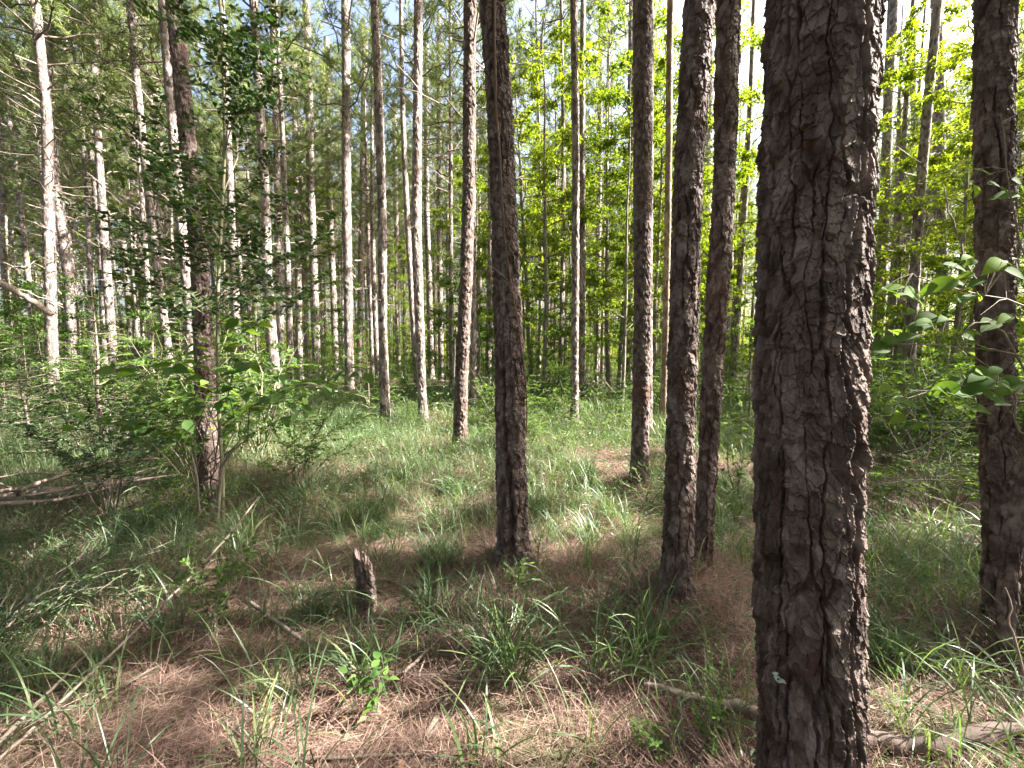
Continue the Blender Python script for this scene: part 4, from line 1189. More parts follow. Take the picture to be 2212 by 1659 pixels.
# ---------------------------------------------------------------- stump, logs and sticks
def lying(name, label, cat, px_pts, r0, r1, matn='log', lift=.0, sides=10, twigs=0, seed=0, on='ground', Ys=None, group=None):
    r = np.random.RandomState(seed + 900)
    if on == 'ground': pts = [on_ground(a, b) for a, b in px_pts]
    else: pts = [at_depth(a, b, y) for (a, b), y in zip(px_pts, Ys)]
    pts = np.array(pts); n = max(8, len(pts) * 5); r0 *= .8; r1 *= .8
    p = along(pts, np.linspace(0, 1, n)); rad = np.linspace(r0, r1, n)
    if on == 'ground': p[:, 2] = ground_h(p[:, 0], p[:, 1]) + rad * .6 + lift
    p = p + r.randn(n, 3) * rad[:, None] * .16
    g = p[0].copy(); mb = MB(); tube(mb, p - g, rad * (1 + .12 * r.randn(n)), sides, 0, r.uniform(.2, .8), .12)
    for k in range(twigs):
        q = along(p, np.array([r.uniform(.1, .95)]))[0]; e = q + norm(r.randn(3) * [1, 1, .5] + [0, 0, .4]) * r.uniform(.1, .5)
        tube(mb, arc(q, e, .05, 4, .06, r) - g, np.linspace(max(r1 * .4, .0025), .0015, 4), 4, 0, r.rand(), cap=False)
    return tag(link(name, mb.build(name, [M[matn]]), None, tuple(g)), label, cat, group)
lying('fallen_log', 'pinkish-brown log lying across the bottom right corner', 'log', [(1800, 1618), (1880, 1615), (2000, 1632), (2100, 1608), (2260, 1585)], .038, .034, lift=.02, twigs=2, seed=1)
lying('fallen_branch', 'pale broken branch ending at the left side of the huge trunk', 'branch', [(1390, 1508), (1470, 1532), (1560, 1555), (1640, 1580)], .014, .028, 'pale_twig', .06, seed=2)
lying('fallen_branch', 'short pale stub behind the branch beside the huge trunk', 'branch', [(1560, 1512), (1650, 1560)], .012, .014, 'pale_twig', .02, seed=3)
lying('fallen_log', 'grey log in the grass between the huge trunk and the right-edge pine', 'log', [(1870, 1072), (1960, 1110), (2040, 1150), (2095, 1178)], .03, .04, 'log', .03, seed=4)
lying('fallen_log', 'old grey log behind the fine-leaved boughs at far left', 'log', [(-40, 1118), (60, 1110), (160, 1098), (300, 1070)], .075, .055, 'log', .14, seed=5, twigs=4)
lying('fallen_branch', 'upper pale branch arching over the old log at far left', 'branch', [(-20, 1145), (80, 1120), (180, 1075), (240, 1058), (350, 1048)], .026, .016, 'pale_twig', .30, seed=6, twigs=6)
lying('fallen_branch', 'lower pale branch in front of the old log at far left', 'branch', [(-20, 1150), (120, 1135), (260, 1095), (400, 1072)], .024, .014, 'pale_twig', .22, seed=7, twigs=6)
lying('fallen_branch', 'thin bare branch lying on top of the old log at far left', 'branch', [(-30, 1085), (90, 1065), (230, 1075), (330, 1100)], .012, .006, 'twig', .22, seed=31, twigs=9)
lying('fallen_branch', 'dark forked branch rising from the old log towards the dark leaning pine', 'branch', [(60, 1140), (180, 1110), (300, 1080), (400, 1050)], .012, .006, 'twig', .28, seed=32, twigs=9)
lying('fallen_branch', 'low dark branch in front of the brush pile at far left', 'branch', [(-20, 1180), (140, 1165), (300, 1120)], .011, .006, 'twig', .12, seed=33, twigs=8)
lying('fallen_log', 'pale fallen trunk leaning on the brightest sunlit pine at far left', 'log', [(-90, 575), (0, 612), (60, 645), (112, 680)], .09, .07, 'pale_twig', on='d', Ys=[7.6, 7.9, 8.1, 8.3], seed=8)
lying('leaning_stick', 'long thin stick leaning diagonally across the left foreground, pale at its top', 'stick', [(-60, 1690), (60, 1585), (180, 1470), (310, 1345), (420, 1240), (500, 1150), (560, 1072)], .009, .006, 'pale_twig', on='d', Ys=[1.15, 1.3, 1.48, 1.7, 1.95, 2.2, 2.45], seed=9)
lying('leaning_stick', 'dark stick crossing the bottom left corner', 'stick', [(-40, 1640), (60, 1540), (130, 1470), (200, 1400)], .010, .006, 'twig', on='d', Ys=[1.2, 1.35, 1.5, 1.7], seed=10)
lying('fallen_branch', 'long dark branch lying in the needles of the left foreground', 'branch', [(40, 1590), (200, 1540), (340, 1460), (480, 1370), (560, 1330)], .009, .005, 'twig', .04, seed=11, twigs=5)
lying('fallen_branch', 'thick dark branch slanting through the grass left of the stump', 'branch', [(540, 1320), (620, 1380), (700, 1440), (780, 1480)], .012, .008, 'twig', .05, seed=12, twigs=3)
lying('fallen_branch', 'grey branch lying behind the stump', 'branch', [(620, 1255), (720, 1248), (850, 1262), (930, 1275)], .018, .012, 'log', .01, seed=13, twigs=2)
lying('fallen_branch', 'dark branch on the red needles right of the split pine', 'branch', [(1160, 1195), (1220, 1225), (1280, 1245), (1360, 1240)], .010, .006, 'twig', .01, seed=14, twigs=2)
lying('fallen_branch', 'grey-brown limb half buried in the needles at the bottom centre', 'branch', [(920, 1590), (970, 1510), (1000, 1470), (1060, 1330)], .02, .012, 'twig', -.01, seed=15)
lying('fallen_branch', 'thin twig arching over the needles at the bottom centre', 'branch', [(900, 1490), (1000, 1500), (1130, 1500), (1250, 1530)], .004, .003, 'pale_twig', .06, seed=16, twigs=2)
lying('fallen_branch', 'dark curved branch at the bottom edge left of centre', 'branch', [(640, 1650), (740, 1645), (830, 1638), (900, 1632)], .008, .005, 'twig', .01, seed=17)
lying('fallen_branch', 'brown limb slanting between two grass clumps in the centre foreground', 'branch', [(870, 1480), (950, 1400), (1060, 1370), (1150, 1360)], .011, .006, 'twig', .05, seed=18, twigs=3)
lying('leaning_stick', 'pale stick standing in the far brush behind the slim grass pine', 'stick', [(1285, 800), (1330, 850)], .02, .012, 'pale_twig', on='d', Ys=[9.5, 9.3], seed=19)
lying('leaning_stick', 'short charred stick beside the pine with the charred foot', 'stick', [(850, 925), (854, 890), (848, 872)], .02, .006, 'twig', on='d', Ys=[7.5, 7.5, 7.5], seed=20)
lying('leaning_stick', 'thin twig poking out left of the split pine at head height', 'stick', [(1096, 605), (1068, 580), (1052, 558), (1045, 538)], .009, .003, 'twig', on='d', Ys=[TK['central']['y'] - .1] * 4, seed=21)
# stump
g = on_ground(795, 1318); rs = .036; zs_ = np.concatenate([np.arange(-.05, .40, .006)])
def stump_mesh():
    nu = 72; nz = len(zs_); ang = np.arange(nu) / nu
    u, z = np.meshgrid(ang, zs_)
    h, rnd, wear = bark_field(u, z, rs, 4242, .9, (.04, .09), (.022, .03), True)
    rr = rs * (1.05 + .25 * np.exp(-z / .07)) * (1 + .16 * uvnoise(u, z, 4, 3, 5, 2)) + h
    top = .30 + .11 * (uvnoise(u[0], u[0] * 0, 5, 1, 9, 3) + .35 * np.cos(ang * 6.28 - 3.2)) + .03 * rng.rand(nu)
    zz = -.05 + (z + .05) / .45 * (top[None] + .05)
    V = np.stack([np.cos(u * 6.28318) * rr - .1 * zz * .6, np.sin(u * 6.28318) * rr, zz], 2)
    inner = V[-1].copy(); rings = [V.reshape(-1, 3)]
    c = inner.mean(0)
    r1 = inner * .72 + c * .28; r1[:, 2] = inner[:, 2] - .02 - .03 * rng.rand(nu)
    r2 = inner * .35 + c * .65; r2[:, 2] = inner[:, 2].min() - .03 + .05 * rng.rand(nu)
    rings += [r1, r2]; V = np.concatenate(rings); n = nz + 2
    k = np.arange(nu); k2 = (k + 1) % nu; i = (np.arange(n - 1) * nu)[:, None]
    f = np.stack([i + k, i + k2, i + nu + k2, i + nu + k], 2).reshape(-1, 4)
    mb = MB(); rn = np.concatenate([rnd.ravel(), np.full(2 * nu, .5)]); mb.add(V, f, 0, rn, True)
    cap = np.concatenate([r2, [r2.mean(0)]]); mb.add(cap, np.stack([k, k2, np.full(nu, nu)], 1), 0, .3)
    me = mb.build('stump', [M['bark']]); wa = me.attributes.new('wear', 'FLOAT', 'POINT')
    w = np.full(len(me.vertices), .3, np.float32); w[:nz * nu] = wear.ravel(); wa.data.foreach_set('value', w); return me
tag(link('stump', stump_mesh(), None, tuple(g)), 'short dark broken stump with a jagged top standing in the grass', 'stump')
# lichen flake and loose bark on the huge trunk
t = TK['main']
def on_trunk(px, py, off=.0):
    p = at_depth(px, py, t['y']); z = p[2]; cx_ = t['x'] + float(t['cx'](z)); r_ = float(t['rad'](z)) + off
    rr = ray(px, py); o = CAM
    a = rr[0] ** 2 + rr[1] ** 2; b = 2 * ((o[0] - cx_) * rr[0] + (o[1] - t['y']) * rr[1]); c = (o[0] - cx_) ** 2 + (o[1] - t['y']) ** 2 - r_ ** 2
    disc = b * b - 4 * a * c
    if disc < 0: return p, np.array([rr[0], -rr[1], 0])
    s = (-b - math.sqrt(disc)) / (2 * a); q = o + rr * s
    return q, norm(np.array([q[0] - cx_, q[1] - t['y'], 0.0]))
mb = MB(); q, nrm = on_trunk(1683, 1462, .012)
for k in range(9):
    a = rng.rand() * 6.28; p = q + (np.cross(nrm, [0, 0, 1]) * math.cos(a) + np.array([0, 0, 1.0]) * math.sin(a)) * rng.uniform(0, .014)
    scatter(mb, OVAL_V, OVAL_F, [p], frames(norm(rng.randn(1, 3)) + 0 * nrm, nrm[None]), np.array([.018]), 0, np.array([rng.rand()]))
lo = link('lichen', mb.build('lichen', [M['lichen']]), None, (0, 0, 0)); tag(lo, 'pale green lichen flake stuck low on the huge trunk', 'lichen')
# ---------------------------------------------------------------- ground sheet
n = 420
s = np.linspace(-1, 1, n); g1 = np.sinh(s * 5.2) / math.sinh(5.2) * 160
gx, gy = np.meshgrid(g1, g1 + 2.0)
V = np.stack([gx, gy, ground_h(gx, gy)], 2)
far = np.hypot(gx, gy)
V = V.reshape(-1, 3); i = (np.arange(n - 1) * n)[:, None]; k = np.arange(n - 1)
f = np.stack([i + k, i + k + 1, i + n + k + 1, i + n + k], 2).reshape(-1, 4)
mb = MB(); mb.add(V, f, 0, .5, True)
tag(link('ground', mb.build('ground', [M['ground']])), kind='structure')

def dens_field(x, y):       # where grass grows: patches, thick in the clearing
    return .5 + 1.6 * fbm(x * .55 + 40, y * .55 + 40, 700, 3) + .5 * fbm(x * 2 + 4, y * 2, 710, 2)
def sample_px(n, py0, py1, r, px0=-60, px1=2272, pw=1.0):
    py = py0 + (py1 - py0) * r.rand(n) ** pw; px = r.uniform(px0, px1, n)
    Y = 1.5 * F / (py - 763 + 1e-6) * math.cos(PITCH) ; 
    a = (px - 1106) / F; b = (829.5 - py) / F; cp, sp = math.cos(PITCH), math.sin(PITCH)
    ry = cp + b * sp; rz = -sp + b * cp; t = -1.5 / rz
    return a * t, ry * t
rg = np.random.RandomState(91)
# dead pine needles: straight thin strips lying in all directions, sampled evenly over the ground
def disc_pts(n, r0, r1, r, half=R(66), pw=.5):
    rad = r0 + (r1 - r0) * r.rand(n) ** pw; a = r.uniform(-half, half, n)
    return np.sin(a) * rad, np.cos(a) * rad
mb = MB()
for n_, r0, r1, L, W in ((90000, .7, 3.2, (.07, .17), .0019), (80000, 3.0, 6.5, (.09, .2), .0032), (50000, 6, 13, (.12, .25), .006)):
    x, y = disc_pts(n_, r0, r1, rg)
    N = len(x); b = np.stack([x, y, ground_h(x, y) + rg.rand(N) ** 2 * .055 + .002], 1)
    ribbons(mb, b, rg.rand(N) * 6.28, rg.uniform(*L, N), R(90) + rg.randn(N) * .22, rg.randn(N) * .35, np.full(N, W) * rg.uniform(.7, 1.4, N), 2, 0, rg.rand(N), rg.randn(N) * .6)
# bristling tufts of dead grass
x, y = disc_pts(2800, .9, 7, rg); c = dens_field(x + 7, y + 3) > .36; x, y = x[c], y[c]
for n_ in (40,):
    N = len(x) * n_; xx = np.repeat(x, n_) + rg.randn(N) * .06; yy = np.repeat(y, n_) + rg.randn(N) * .06
    b = np.stack([xx, yy, ground_h(xx, yy) - .01], 1)
    ribbons(mb, b, rg.rand(N) * 6.28, rg.uniform(.08, .30, N), rg.uniform(.2, 1.2, N), rg.uniform(.2, 1.2, N), rg.uniform(.0014, .003, N), 3, 0, rg.rand(N), rg.randn(N) * .4)
for t in TREES:
    if t['y'] > 9: continue
    N = 900 if t['y'] < 4 else 400; rr0 = t['r'] * 1.15 + np.abs(rg.randn(N)) * .13; a = rg.rand(N) * 6.28
    xx = t['x'] + np.cos(a) * rr0; yy = t['y'] + np.sin(a) * rr0; b = np.stack([xx, yy, ground_h(xx, yy) + .10 * np.exp(-(rr0 - t['r']) / .07) * rg.rand(N)], 1)
    ribbons(mb, b, a + rg.randn(N) * .5, rg.uniform(.1, .24, N), rg.uniform(.5, 1.9, N), rg.uniform(0, 1.2, N), np.full(N, .0022 if t['y'] < 4 else .004), 3, 0, rg.rand(N), rg.randn(N) * .4)
tag(link('pine_litter', mb.build('pine_litter', [M['litter']])), 'reddish-brown carpet of dead pine needles over the ground', 'needle litter', kind='stuff')

# fallen leaves and bits of bark
mb = MB(); x, y = disc_pts(2600, .9, 9, rg); P = np.stack([x, y, ground_h(x, y) + .012 + .03 * rg.rand(len(x))], 1)
scatter(mb, OVAL_V, OVAL_F, P, frames(norm(rg.randn(len(x), 3) * [1, 1, .2]), norm(rg.randn(len(x), 3) * .4 + [0, 0, 1])), rg.uniform(.015, .05, len(x)), 0, rg.rand(len(x)))
tag(link('leaf_litter', mb.build('leaf_litter', [M['dead_leaf']])), 'scattered dry brown leaves and bark flakes on the needles', 'leaf litter', kind='stuff')
# fine twigs all over
mb = MB(); x, y = disc_pts(420, .9, 8, rg)
for k in range(len(x)):
    a = rg.rand() * 6.28; L = rg.uniform(.12, .6); p0 = np.array([x[k], y[k], 0]); p1 = p0 + [math.cos(a) * L, math.sin(a) * L, 0]
    p = arc(p0, p1, rg.uniform(0, .06), 5, .04, rg); p[:, 2] += ground_h(p[:, 0], p[:, 1]) + .02 + rg.rand() * .03
    tube(mb, p, np.linspace(rg.uniform(.002, .006), .0012, 5), 4, 0, rg.rand(), cap=False)
tag(link('twig_litter', mb.build('twig_litter', [M['twig']])), 'thin fallen twigs strewn over the needle carpet', 'twig litter', kind='stuff')

# needles and dead grass heaped round the feet of the nearer trunks
# green grass
mb = MB()
def grass(x, y, per, L, W, spread, r, th=(.05, .55), bend=(.4, 1.7), S=5, z=-.01):
    N = len(x) * per; xx = np.repeat(x, per) + r.randn(N) * spread; yy = np.repeat(y, per) + r.randn(N) * spread
    sz = np.repeat(r.uniform(.6, 1.15, len(x)), per)
    b = np.stack([xx, yy, ground_h(xx, yy) + z], 1)
    rv = np.clip(np.repeat(r.rand(len(x)), per) * .55 + r.rand(N) * .45, 0, 1)
    ribbons(mb, b, r.rand(N) * 6.28, r.uniform(L[0], L[1], N) * sz, r.uniform(*th, N), r.uniform(*bend, N), r.uniform(W[0], W[1], N), S, 0, rv, r.randn(N) * .5)
x, y = disc_pts(6500, 1.2, 7.5, rg); d = dens_field(x, y); px_, py_, _ = to_px(np.stack([x, y, 0 * x], 1))
boost = np.exp(-((px_ - 1050) / 420) ** 2) * .25 * (y > 2.6)
keep = d + boost > .72 + .3 * rg.rand(len(x)) - .2
grass(x[keep], y[keep], 15, (.14, .42), (.003, .006), .055, rg)
x, y = disc_pts(950, 1.25, 5, rg); k = (x < 1.0) | (x > 1.5)
grass(x[k], y[k], 15, (.22, .52), (.0045, .0095), .035, rg, bend=(.8, 2.3), S=7)
x, y = disc_pts(5200, 5.5, 15, rg); d = dens_field(x, y); px_, py_, _ = to_px(np.stack([x, y, 0 * x], 1))
keep = d + .3 * np.exp(-((px_ - 1050) / 450) ** 2) > .5 + .3 * rg.rand(len(x)) - .15
grass(x[keep], y[keep], 16, (.25, .6), (.006, .012), .1, rg, S=4)
x, y = disc_pts(2500, 14, 34, rg)
grass(x, y, 7, (.3, .7), (.015, .03), .25, rg, S=3)
print('grass faces', sum(len(q[0]) for q in mb.f))
tag(link('grass', mb.build('grass', [M['grass']])), 'long thin woodland grass growing through the needles of the clearing', 'grass', kind='stuff')

# distinct grass clumps of the foreground
CL = [((1090, 1440), 90, .50, 'largest arching grass clump in the centre foreground'), ((945, 1345), 60, .36, 'grass clump with upright blades right of the stump'), ((1265, 1165), 60, .34, 'sunlit grass clump right of the split pine'),
      ((950, 1215), 100, .36, 'thick dark grass clump left of the split pine foot'), ((820, 1165), 80, .24, 'rounded grass tuft behind the stump'), ((790, 1470), 34, .40, 'sparse grass clump below the stump'),
      ((1930, 1430), 80, .34, 'grass clump just right of the huge trunk'), ((2100, 1230), 60, .32, 'grass clump in front of the right-edge pine'), ((1400, 1400), 26, .46, 'tall leaning grass blades left of the huge trunk'),
      ((860, 1050), 70, .4, 'grass tuft in front of the pine with the charred foot'), ((1300, 1470), 18, .5, 'few long pale grass blades by the herb'), ((1040, 1655), 10, .40, 'broad grass blades at the bottom edge centre'),
      ((620, 1520), 22, .42, 'long thin grass blades left foreground below the branch'), ((90, 1500), 40, .36, 'grass tuft in the bottom left corner'), ((560, 1640), 24, .34, 'grass tuft at the bottom edge left of centre'),
      ((680, 1330), 50, .28, 'blue-green grass tuft left of the stump'), ((1165, 1100), 60, .36, 'grass tuft behind the split pine'), ((1560, 1060), 50, .4, 'bright grass tuft right of the close pair')]
for (px, py), nbl, L, lab in CL:
    g = on_ground(px, py); mb = MB(); N = int(nbl * 1.8); r = np.random.RandomState(px + py)
    b = np.stack([r.randn(N) * .03 * (1 + nbl / 80), r.randn(N) * .03 * (1 + nbl / 80), np.full(N, -.02)], 1)
    ribbons(mb, b, r.rand(N) * 6.28, r.uniform(.55, 1.1, N) * L, r.uniform(.05, .75, N), r.uniform(.5, 2.0, N), r.uniform(.005, .0115, N) * (1.5 if nbl < 12 else 1), 7, 0, np.clip(r.rand(N) * .9, 0, 1), r.randn(N) * .4)
    tag(link('grass_clump', mb.build('grass_clump', [M['grass']]), None, tuple(g)), lab, 'grass clump', 'distinct grass clumps of the foreground')

# creeping small-leaved ground cover
mb = MB()
def cover(n_, r0, r1, h, sz, thr, off=0, cond=None):
    x, y = disc_pts(n_, r0, r1, rg); d = dens_field(x * .8 + 17 + off, y * .8 + 9)
    k = d > thr + .2 * rg.rand(len(x))
    if cond is not None: k |= cond(x, y)
    x, y = x[k], y[k]; N = len(x)
    P = np.stack([x, y, ground_h(x, y) + rg.rand(N) ** 1.3 * h + .01], 1)
    scatter(mb, LEAF_V, LEAF_F, P, frames(norm(rg.randn(N, 3) * [1, 1, .3]), norm(rg.randn(N, 3) * .45 + [0, 0, 1])), rg.uniform(.6, 1.2, N) * sz, 0, rg.rand(N))
right = lambda x, y: (x > 1.35 + .55 * y * .6) & (y < 4.5) & (rg.rand(len(x)) < .75)
cover(26000, 1.0, 4.5, .10, .026, .66, 0, right)
cover(48000, 3.6, 9, .32, .045, .45)
cover(55000, 7.5, 18, .75, .08, .38, 3)
cover(26000, 16, 42, .9, .14, .3, 5)
tag(link('ground_cover', mb.build('ground_cover', [M['cover']])), 'low creeping green leaves covering the forest floor', 'ground cover', kind='stuff')

# ---------------------------------------------------------------- the wood beyond and around the view, one mass each
def stamp(mb, D, x, y, z, rz, sc, keep=None, mats=(0, 1, 2)):
    c, s_ = math.cos(rz), math.sin(rz); V = D['V'] * np.asarray(sc)
    V = np.stack([V[:, 0] * c - V[:, 1] * s_ + x, V[:, 0] * s_ + V[:, 1] * c + y, V[:, 2] + z], 1)
    i0 = 0
    for k in (3, 4):
        m = D['lt'] == k
        starts = np.concatenate([[0], np.cumsum(D['lt'])[:-1]])[m]
        if not len(starts): continue
        idx = D['idx'][starts[:, None] + np.arange(k)]
        mi = D['mi'][m]
        for q in np.unique(mi):
            mb.f.append((idx[mi == q] + mb.n, mats[q], False))
    mb.v.append(V.astype(np.float32)); mb.c.append(D['C'] if rng.rand() < 2 else D['C']); mb.n += len(V)
def thin_trunk(mb, x, y, r0, H, mat, sides=5):
    a = rng.randn(2) * .15
    p = np.array([[x, y, -.2], [x + a[0], y + a[1], H * .4], [x + a[0] * .3, y + a[1] * .4, H]])
    tube(mb, p, [r0, r0 * .8, r0 * .2], sides, mat, rng.rand(), cap=False)
ra = np.random.RandomState(61)
far = MB()
SIMPLE = pine_crown(150, 8.5, 18, 2.4, ndead=10, dens=.7, tufts=COARSE)
n_ = 0
while n_ < 340:
    a = ra.uniform(R(-72), R(72)); d = ra.uniform(44, 100); x, y = math.sin(a) * d, math.cos(a) * d
    s_ = ra.uniform(.85, 1.15)
    thin_trunk(far, x, y, ra.uniform(.1, .16), 17, 1)
    stamp(far, SIMPLE, x, y, 0, ra.rand() * 6.28, s_, mats=(0, 1, 1)); n_ += 1
N = 380000
a = ra.uniform(R(-72), R(72), N); d = 27 + 70 * ra.rand(N) ** 1.1; x = np.sin(a) * d; y = np.cos(a) * d
hh = np.clip(.6 + 1.5 * fbm(x * .12, y * .12, 777, 3), .1, 1.2)
z = ra.rand(N) ** 1.5 * (2.5 + 7 * hh)
scatter(far, LEAF_V, LEAF_F, np.stack([x, y, z], 1), frames(ra.randn(N, 3) * [1, 1, .4]), ra.uniform(.14, .2, N) * (.4 + d / 50), 2, ra.rand(N))
tag(link('distant_wood', far.build('distant_wood', [M['needle'], M['bark_far'], M['leaf']])), 'far-off mass of pines and green understory closing the view', 'distant wood', kind='stuff')
sur = MB(); spos = []
DENSE = [pine_crown(160 + q, 8.5, 18, 3.0, ndead=8, dens=1.9, tufts=COARSE) for q in range(4)]
print('coarse', [len(d['lt']) for d in DENSE])
tries = 0
while len(spos) < 115 and tries < 4000:
    tries += 1
    x = ra.uniform(-20, 34); y = ra.uniform(-20, 26)
    if in_view(x, y, .12) or math.hypot(x, y) < 2.6 or not free(x, y, 2.3, spos) or not free(x, y, 2.0, POS): continue
    spos.append((x, y))
N = 60000; a_ = ra.uniform(R(75), R(285), N); d_ = 9 + 26 * ra.rand(N) ** .7; x_ = np.sin(a_) * d_; y_ = np.cos(a_) * d_
scatter(sur, LEAF_V, LEAF_F, np.stack([x_, y_, ra.rand(N) ** 1.2 * 9], 1), frames(ra.randn(N, 3)), ra.uniform(.14, .3, N), 0, ra.rand(N))
for x, y in spos:
    thin_trunk(sur, x, y, .11, 18, 1, 8); stamp(sur, DENSE[ra.randint(0, 4)], x, y, 0, ra.rand() * 6.28, 1.0, mats=(0, 1, 1))
so = link('surrounding_wood', mesh_from(sur.data(), 'surrounding_wood', [M['needle'], M['bark_far']]))
tag(so, 'pines of the same stand around and behind the viewer', 'surrounding wood', kind='stuff')
SD = sur.data()
CROWNS.append(dict(o=so, D=SD, C=centers(SD), x=0, y=0, z=0, rz=0, sc=1.0, big=True))

# ---------------------------------------------------------------- gaps in the canopy where the sun comes through
# each gap: a point that the photograph shows in the sun, and the radius of the opening along the sun's direction
def P_(px, py, Y): return at_depth(px, py, Y)
GAPS = []
for px, py, r in ((1130, 1530, .28), (1050, 1570, .2), (1200, 1560, .15), (660, 1530, .24), (600, 1560, .15), (1000, 1330, .12), (1180, 1440, .1), (1190, 1180, .22), (1260, 1300, .12), (130, 1380, .22), (60, 1225, .2), (1960, 1610, .3), (2120, 1600, .2),
                  (850, 960, .6), (1000, 1020, .35), (760, 1000, .35), (1220, 960, .8), (1330, 930, .6), (1150, 1060, .4), (1290, 1130, .3), (860, 1060, .3), (940, 930, .5), (900, 1120, .2), (450, 1250, .2), (350, 1000, .4), (120, 930, .6), (600, 960, .4), (1480, 880, .6), (1560, 1000, .4), (1420, 960, .4)):
    GAPS.append((on_ground(px, py), r * 1.12))
for a_, b_, r_ in ((720, 960, .5), (800, 1010, .4), (700, 1040, .25), (900, 980, .5), (960, 1080, .3), (1010, 960, .5), (1170, 1000, .4), (1210, 1080, .3), (1260, 1020, .4), (1330, 1010, .35), (1180, 930, .6), (1280, 900, .8), (1040, 910, .7), (900, 900, .7), (760, 910, .6), (640, 930, .5), (860, 1180, .2), (1230, 1160, .25), (760, 1250, .15), (300, 950, .6), (200, 1000, .4), (1640, 900, .6), (2000, 1150, .2), (1960, 980, .35)):
    GAPS.append((on_ground(a_, b_), r_))
NG = len(GAPS)
for px, py, Y, r in ((106, 300, TK['B']['y'], .8), (112, 560, TK['B']['y'], .7), (100, 60, TK['B']['y'], .9), (220, 480, TK['C2']['y'], .7), (205, 200, TK['C2']['y'], .8), (5, 500, TK['LE']['y'], .7), (388, 430, TK['thirteen']['y'], .55), (405, 600, TK['thirteen']['y'], .3),
                     (595, 790, TK['twelve']['y'], .45), (752, 640, TK['ten']['y'], .5), (826, 640, TK['nine']['y'], .5), (680, 640, TK['eleven']['y'], .5), (270, 600, TK['D']['y'], .6), (915, 900, TK['eight']['y'], .4), (900, 330, TK['eight']['y'], .5), (1010, 560, TK['seven']['y'], .3), (1015, 200, TK['seven']['y'], .3),
                     (300, 560, TK['Fz']['y'], .6), (1500, 700, TK['pairA']['y'], .12), (1880, 700, TK['main']['y'], .2), (1868, 950, TK['main']['y'], .2), (1885, 350, TK['main']['y'], .2), (1890, 80, TK['main']['y'], .2), (1870, 1250, TK['main']['y'], .12), (1500, 150, TK['pairA']['y'], .2), (1590, 450, TK['pairB']['y'], .2), (1500, 950, TK['pairA']['y'], .15),
                     (1180, 300, 12, 1.6), (1300, 200, 13, 1.6), (1120, 450, 14, 1.3), (1400, 450, 12, 1.2), (2000, 300, 9.5, 1.0), (200, 700, 7, 1.0), (350, 730, 8, 1.0), (60, 740, 8, .9), (1430, 600, 8, .5), (450, 100, 14, 2), (200, 60, 14, 2), (660, 150, 14, 1.6), (480, 640, 12, 1)):
    GAPS.append((P_(px, py, Y), r))
SOLID = len(GAPS)
for py_ in range(0, 1660, 110): GAPS.append((at_depth(1872, py_, TK['main']['y']), .2))
for py_ in range(0, 1200, 200): GAPS.append((at_depth(1505 - py_ * .03, py_, TK['pairA']['y']), .14))
for k_, zs2 in (('B', (1, 2.5, 4, 5.5, 7)), ('C1', (1.5, 3.5, 6)), ('C2', (2, 4, 6, 8)), ('LE', (2, 4.5, 7)), ('D', (3, 6)), ('E', (3, 7)), ('Fz', (2.5, 6)), ('A', (2, 6)), ('thirteen', (1, 2.6, 4.2, 6)), ('twelve', (.6, 1.5, 4)), ('eleven', (2, 5, 8)), ('ten', (1, 2.3, 5)), ('nine', (1.4, 2.6)), ('eight', (.3, 3)), ('N', (2, 5)), ('P', (3, 6)), ('K', (3, 6)), ('seven', (2.3, 4)), ('W', (2.5, 5)), ('six', (2, 4)), ('tan', (2, 4)), ('AD', (5,)), ('AE', (6,))):
    for z_ in zs2: GAPS.append((np.array([TK[k_]['x'] + float(TK[k_]['cx'](z_)), TK[k_]['y'], z_]), .62))
SOLID_END = len(GAPS)
rs_ = np.random.RandomState(8)
for (x, y, px) in FIELD:           # many of the left and centre pines stand in the sun over part of their height
    if px < 1000 and rs_.rand() < .45: GAPS.append((np.array([x, y, rs_.uniform(1.5, 8)]), rs_.uniform(.5, 1.0)))
    elif px >= 1000 and rs_.rand() < .12: GAPS.append((np.array([x, y, rs_.uniform(1.5, 8)]), rs_.uniform(.4, .7)))
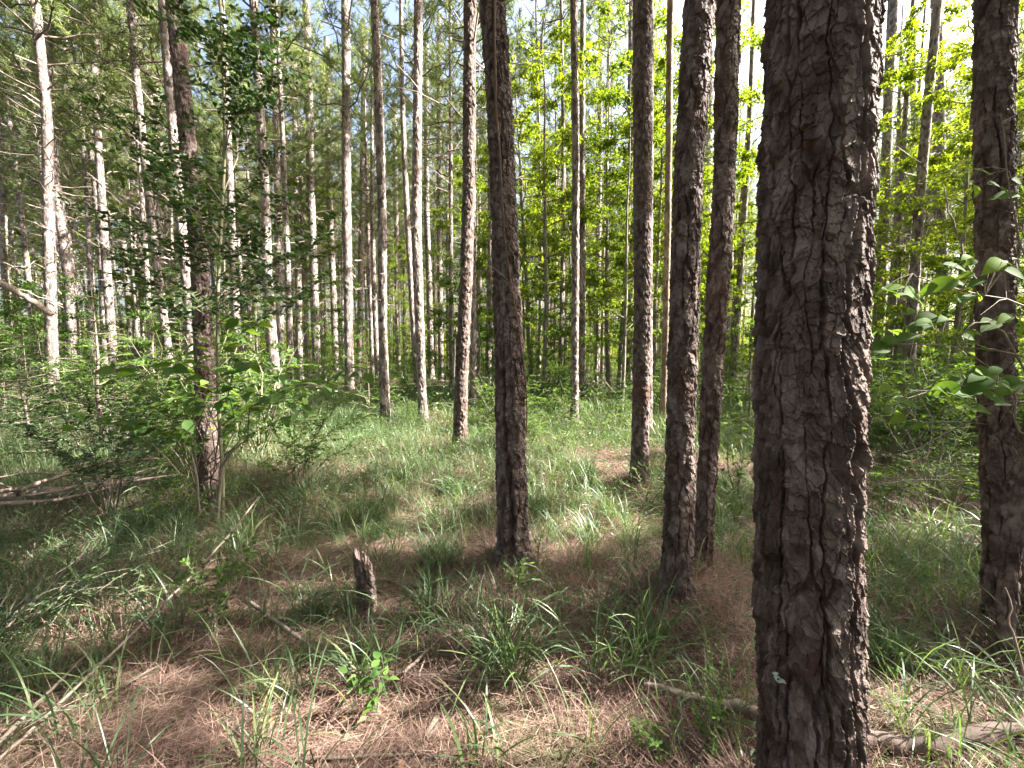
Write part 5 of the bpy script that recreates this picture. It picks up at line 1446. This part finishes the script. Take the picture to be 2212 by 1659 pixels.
for bx, bY, bk in BROAD:           # and the leaves of the broadleaf trees are lit from above
    p = at_depth(bx, 763, bY)
    if 850 < bx < 1700: GAPS += [(np.array([p[0], bY, h]), 1.7) for h in (3.0, 5.2, 7.6)]
GP = np.array([g for g, r in GAPS]); GR = np.array([r for g, r in GAPS])
carved = 0; gone = 0
for c in CROWNS:
    o, D, C = c['o'], c['D'], c['C']
    sc = c['sc']; cz, sz = math.cos(c['rz']), math.sin(c['rz'])
    if not c.get('big'):
        # quick reject: distance of the crown's axis from every sun line at mid height
        zb = C[:, 2].min() * sc + c['z']; zt = C[:, 2].max() * sc + c['z']; hs = np.linspace(zb, zt, 7)
        mid = np.stack([np.full(7, c['x']), np.full(7, c['y']), hs], 1)[None]; v = mid - GP[:, None]; tt = v @ SUN; dd = np.linalg.norm(v - tt[..., None] * SUN, axis=2)
        rel = np.where(((dd < GR[:, None] + 3.4) & (tt > -3)).any(1))[0]
    else: rel = np.arange(len(GP))
    keep = np.ones(len(C), bool)
    if c['D'] in BLIB[0] if False else any(c['D'] is q for q in BLIB[0]): rel = rel[GR[rel] < 1.0]
    if len(rel):
        W = C * sc; W = np.stack([W[:, 0] * cz - W[:, 1] * sz + c['x'], W[:, 0] * sz + W[:, 1] * cz + c['y'], W[:, 2] + c['z']], 1)
        for i in rel:
            v = W - GP[i]; tt = v @ SUN
            d2 = (v * v).sum(1) - tt * tt
            hit = np.where((d2 < GR[i] ** 2) & (tt > .6))[0]
            if not len(hit): continue
            pe = v[hit] - tt[hit, None] * SUN      # clumps are left standing in the gap so that the light stays broken
            lump = fbm(pe[:, 0] * 1.6 + pe[:, 2] * 1.1 + i, pe[:, 1] * 1.6 - pe[:, 2] * .7 + 3 * i, 60, 3) if GR[i] > .45 and i >= NG and not (SOLID <= i < SOLID_END) else np.zeros(len(hit))
            keep[hit[lump < .10]] = False
    if c.get('nodead'): keep &= ~(D['mi'] == 2)
    if keep.all(): continue
    carved += 1; gone += int((~keep).sum())
    old = o.data
    o.data = mesh_from(D, 'crown' if not c.get('big') else 'surrounding_wood', list(old.materials), keep)
print('carved', carved, 'faces removed', gone)
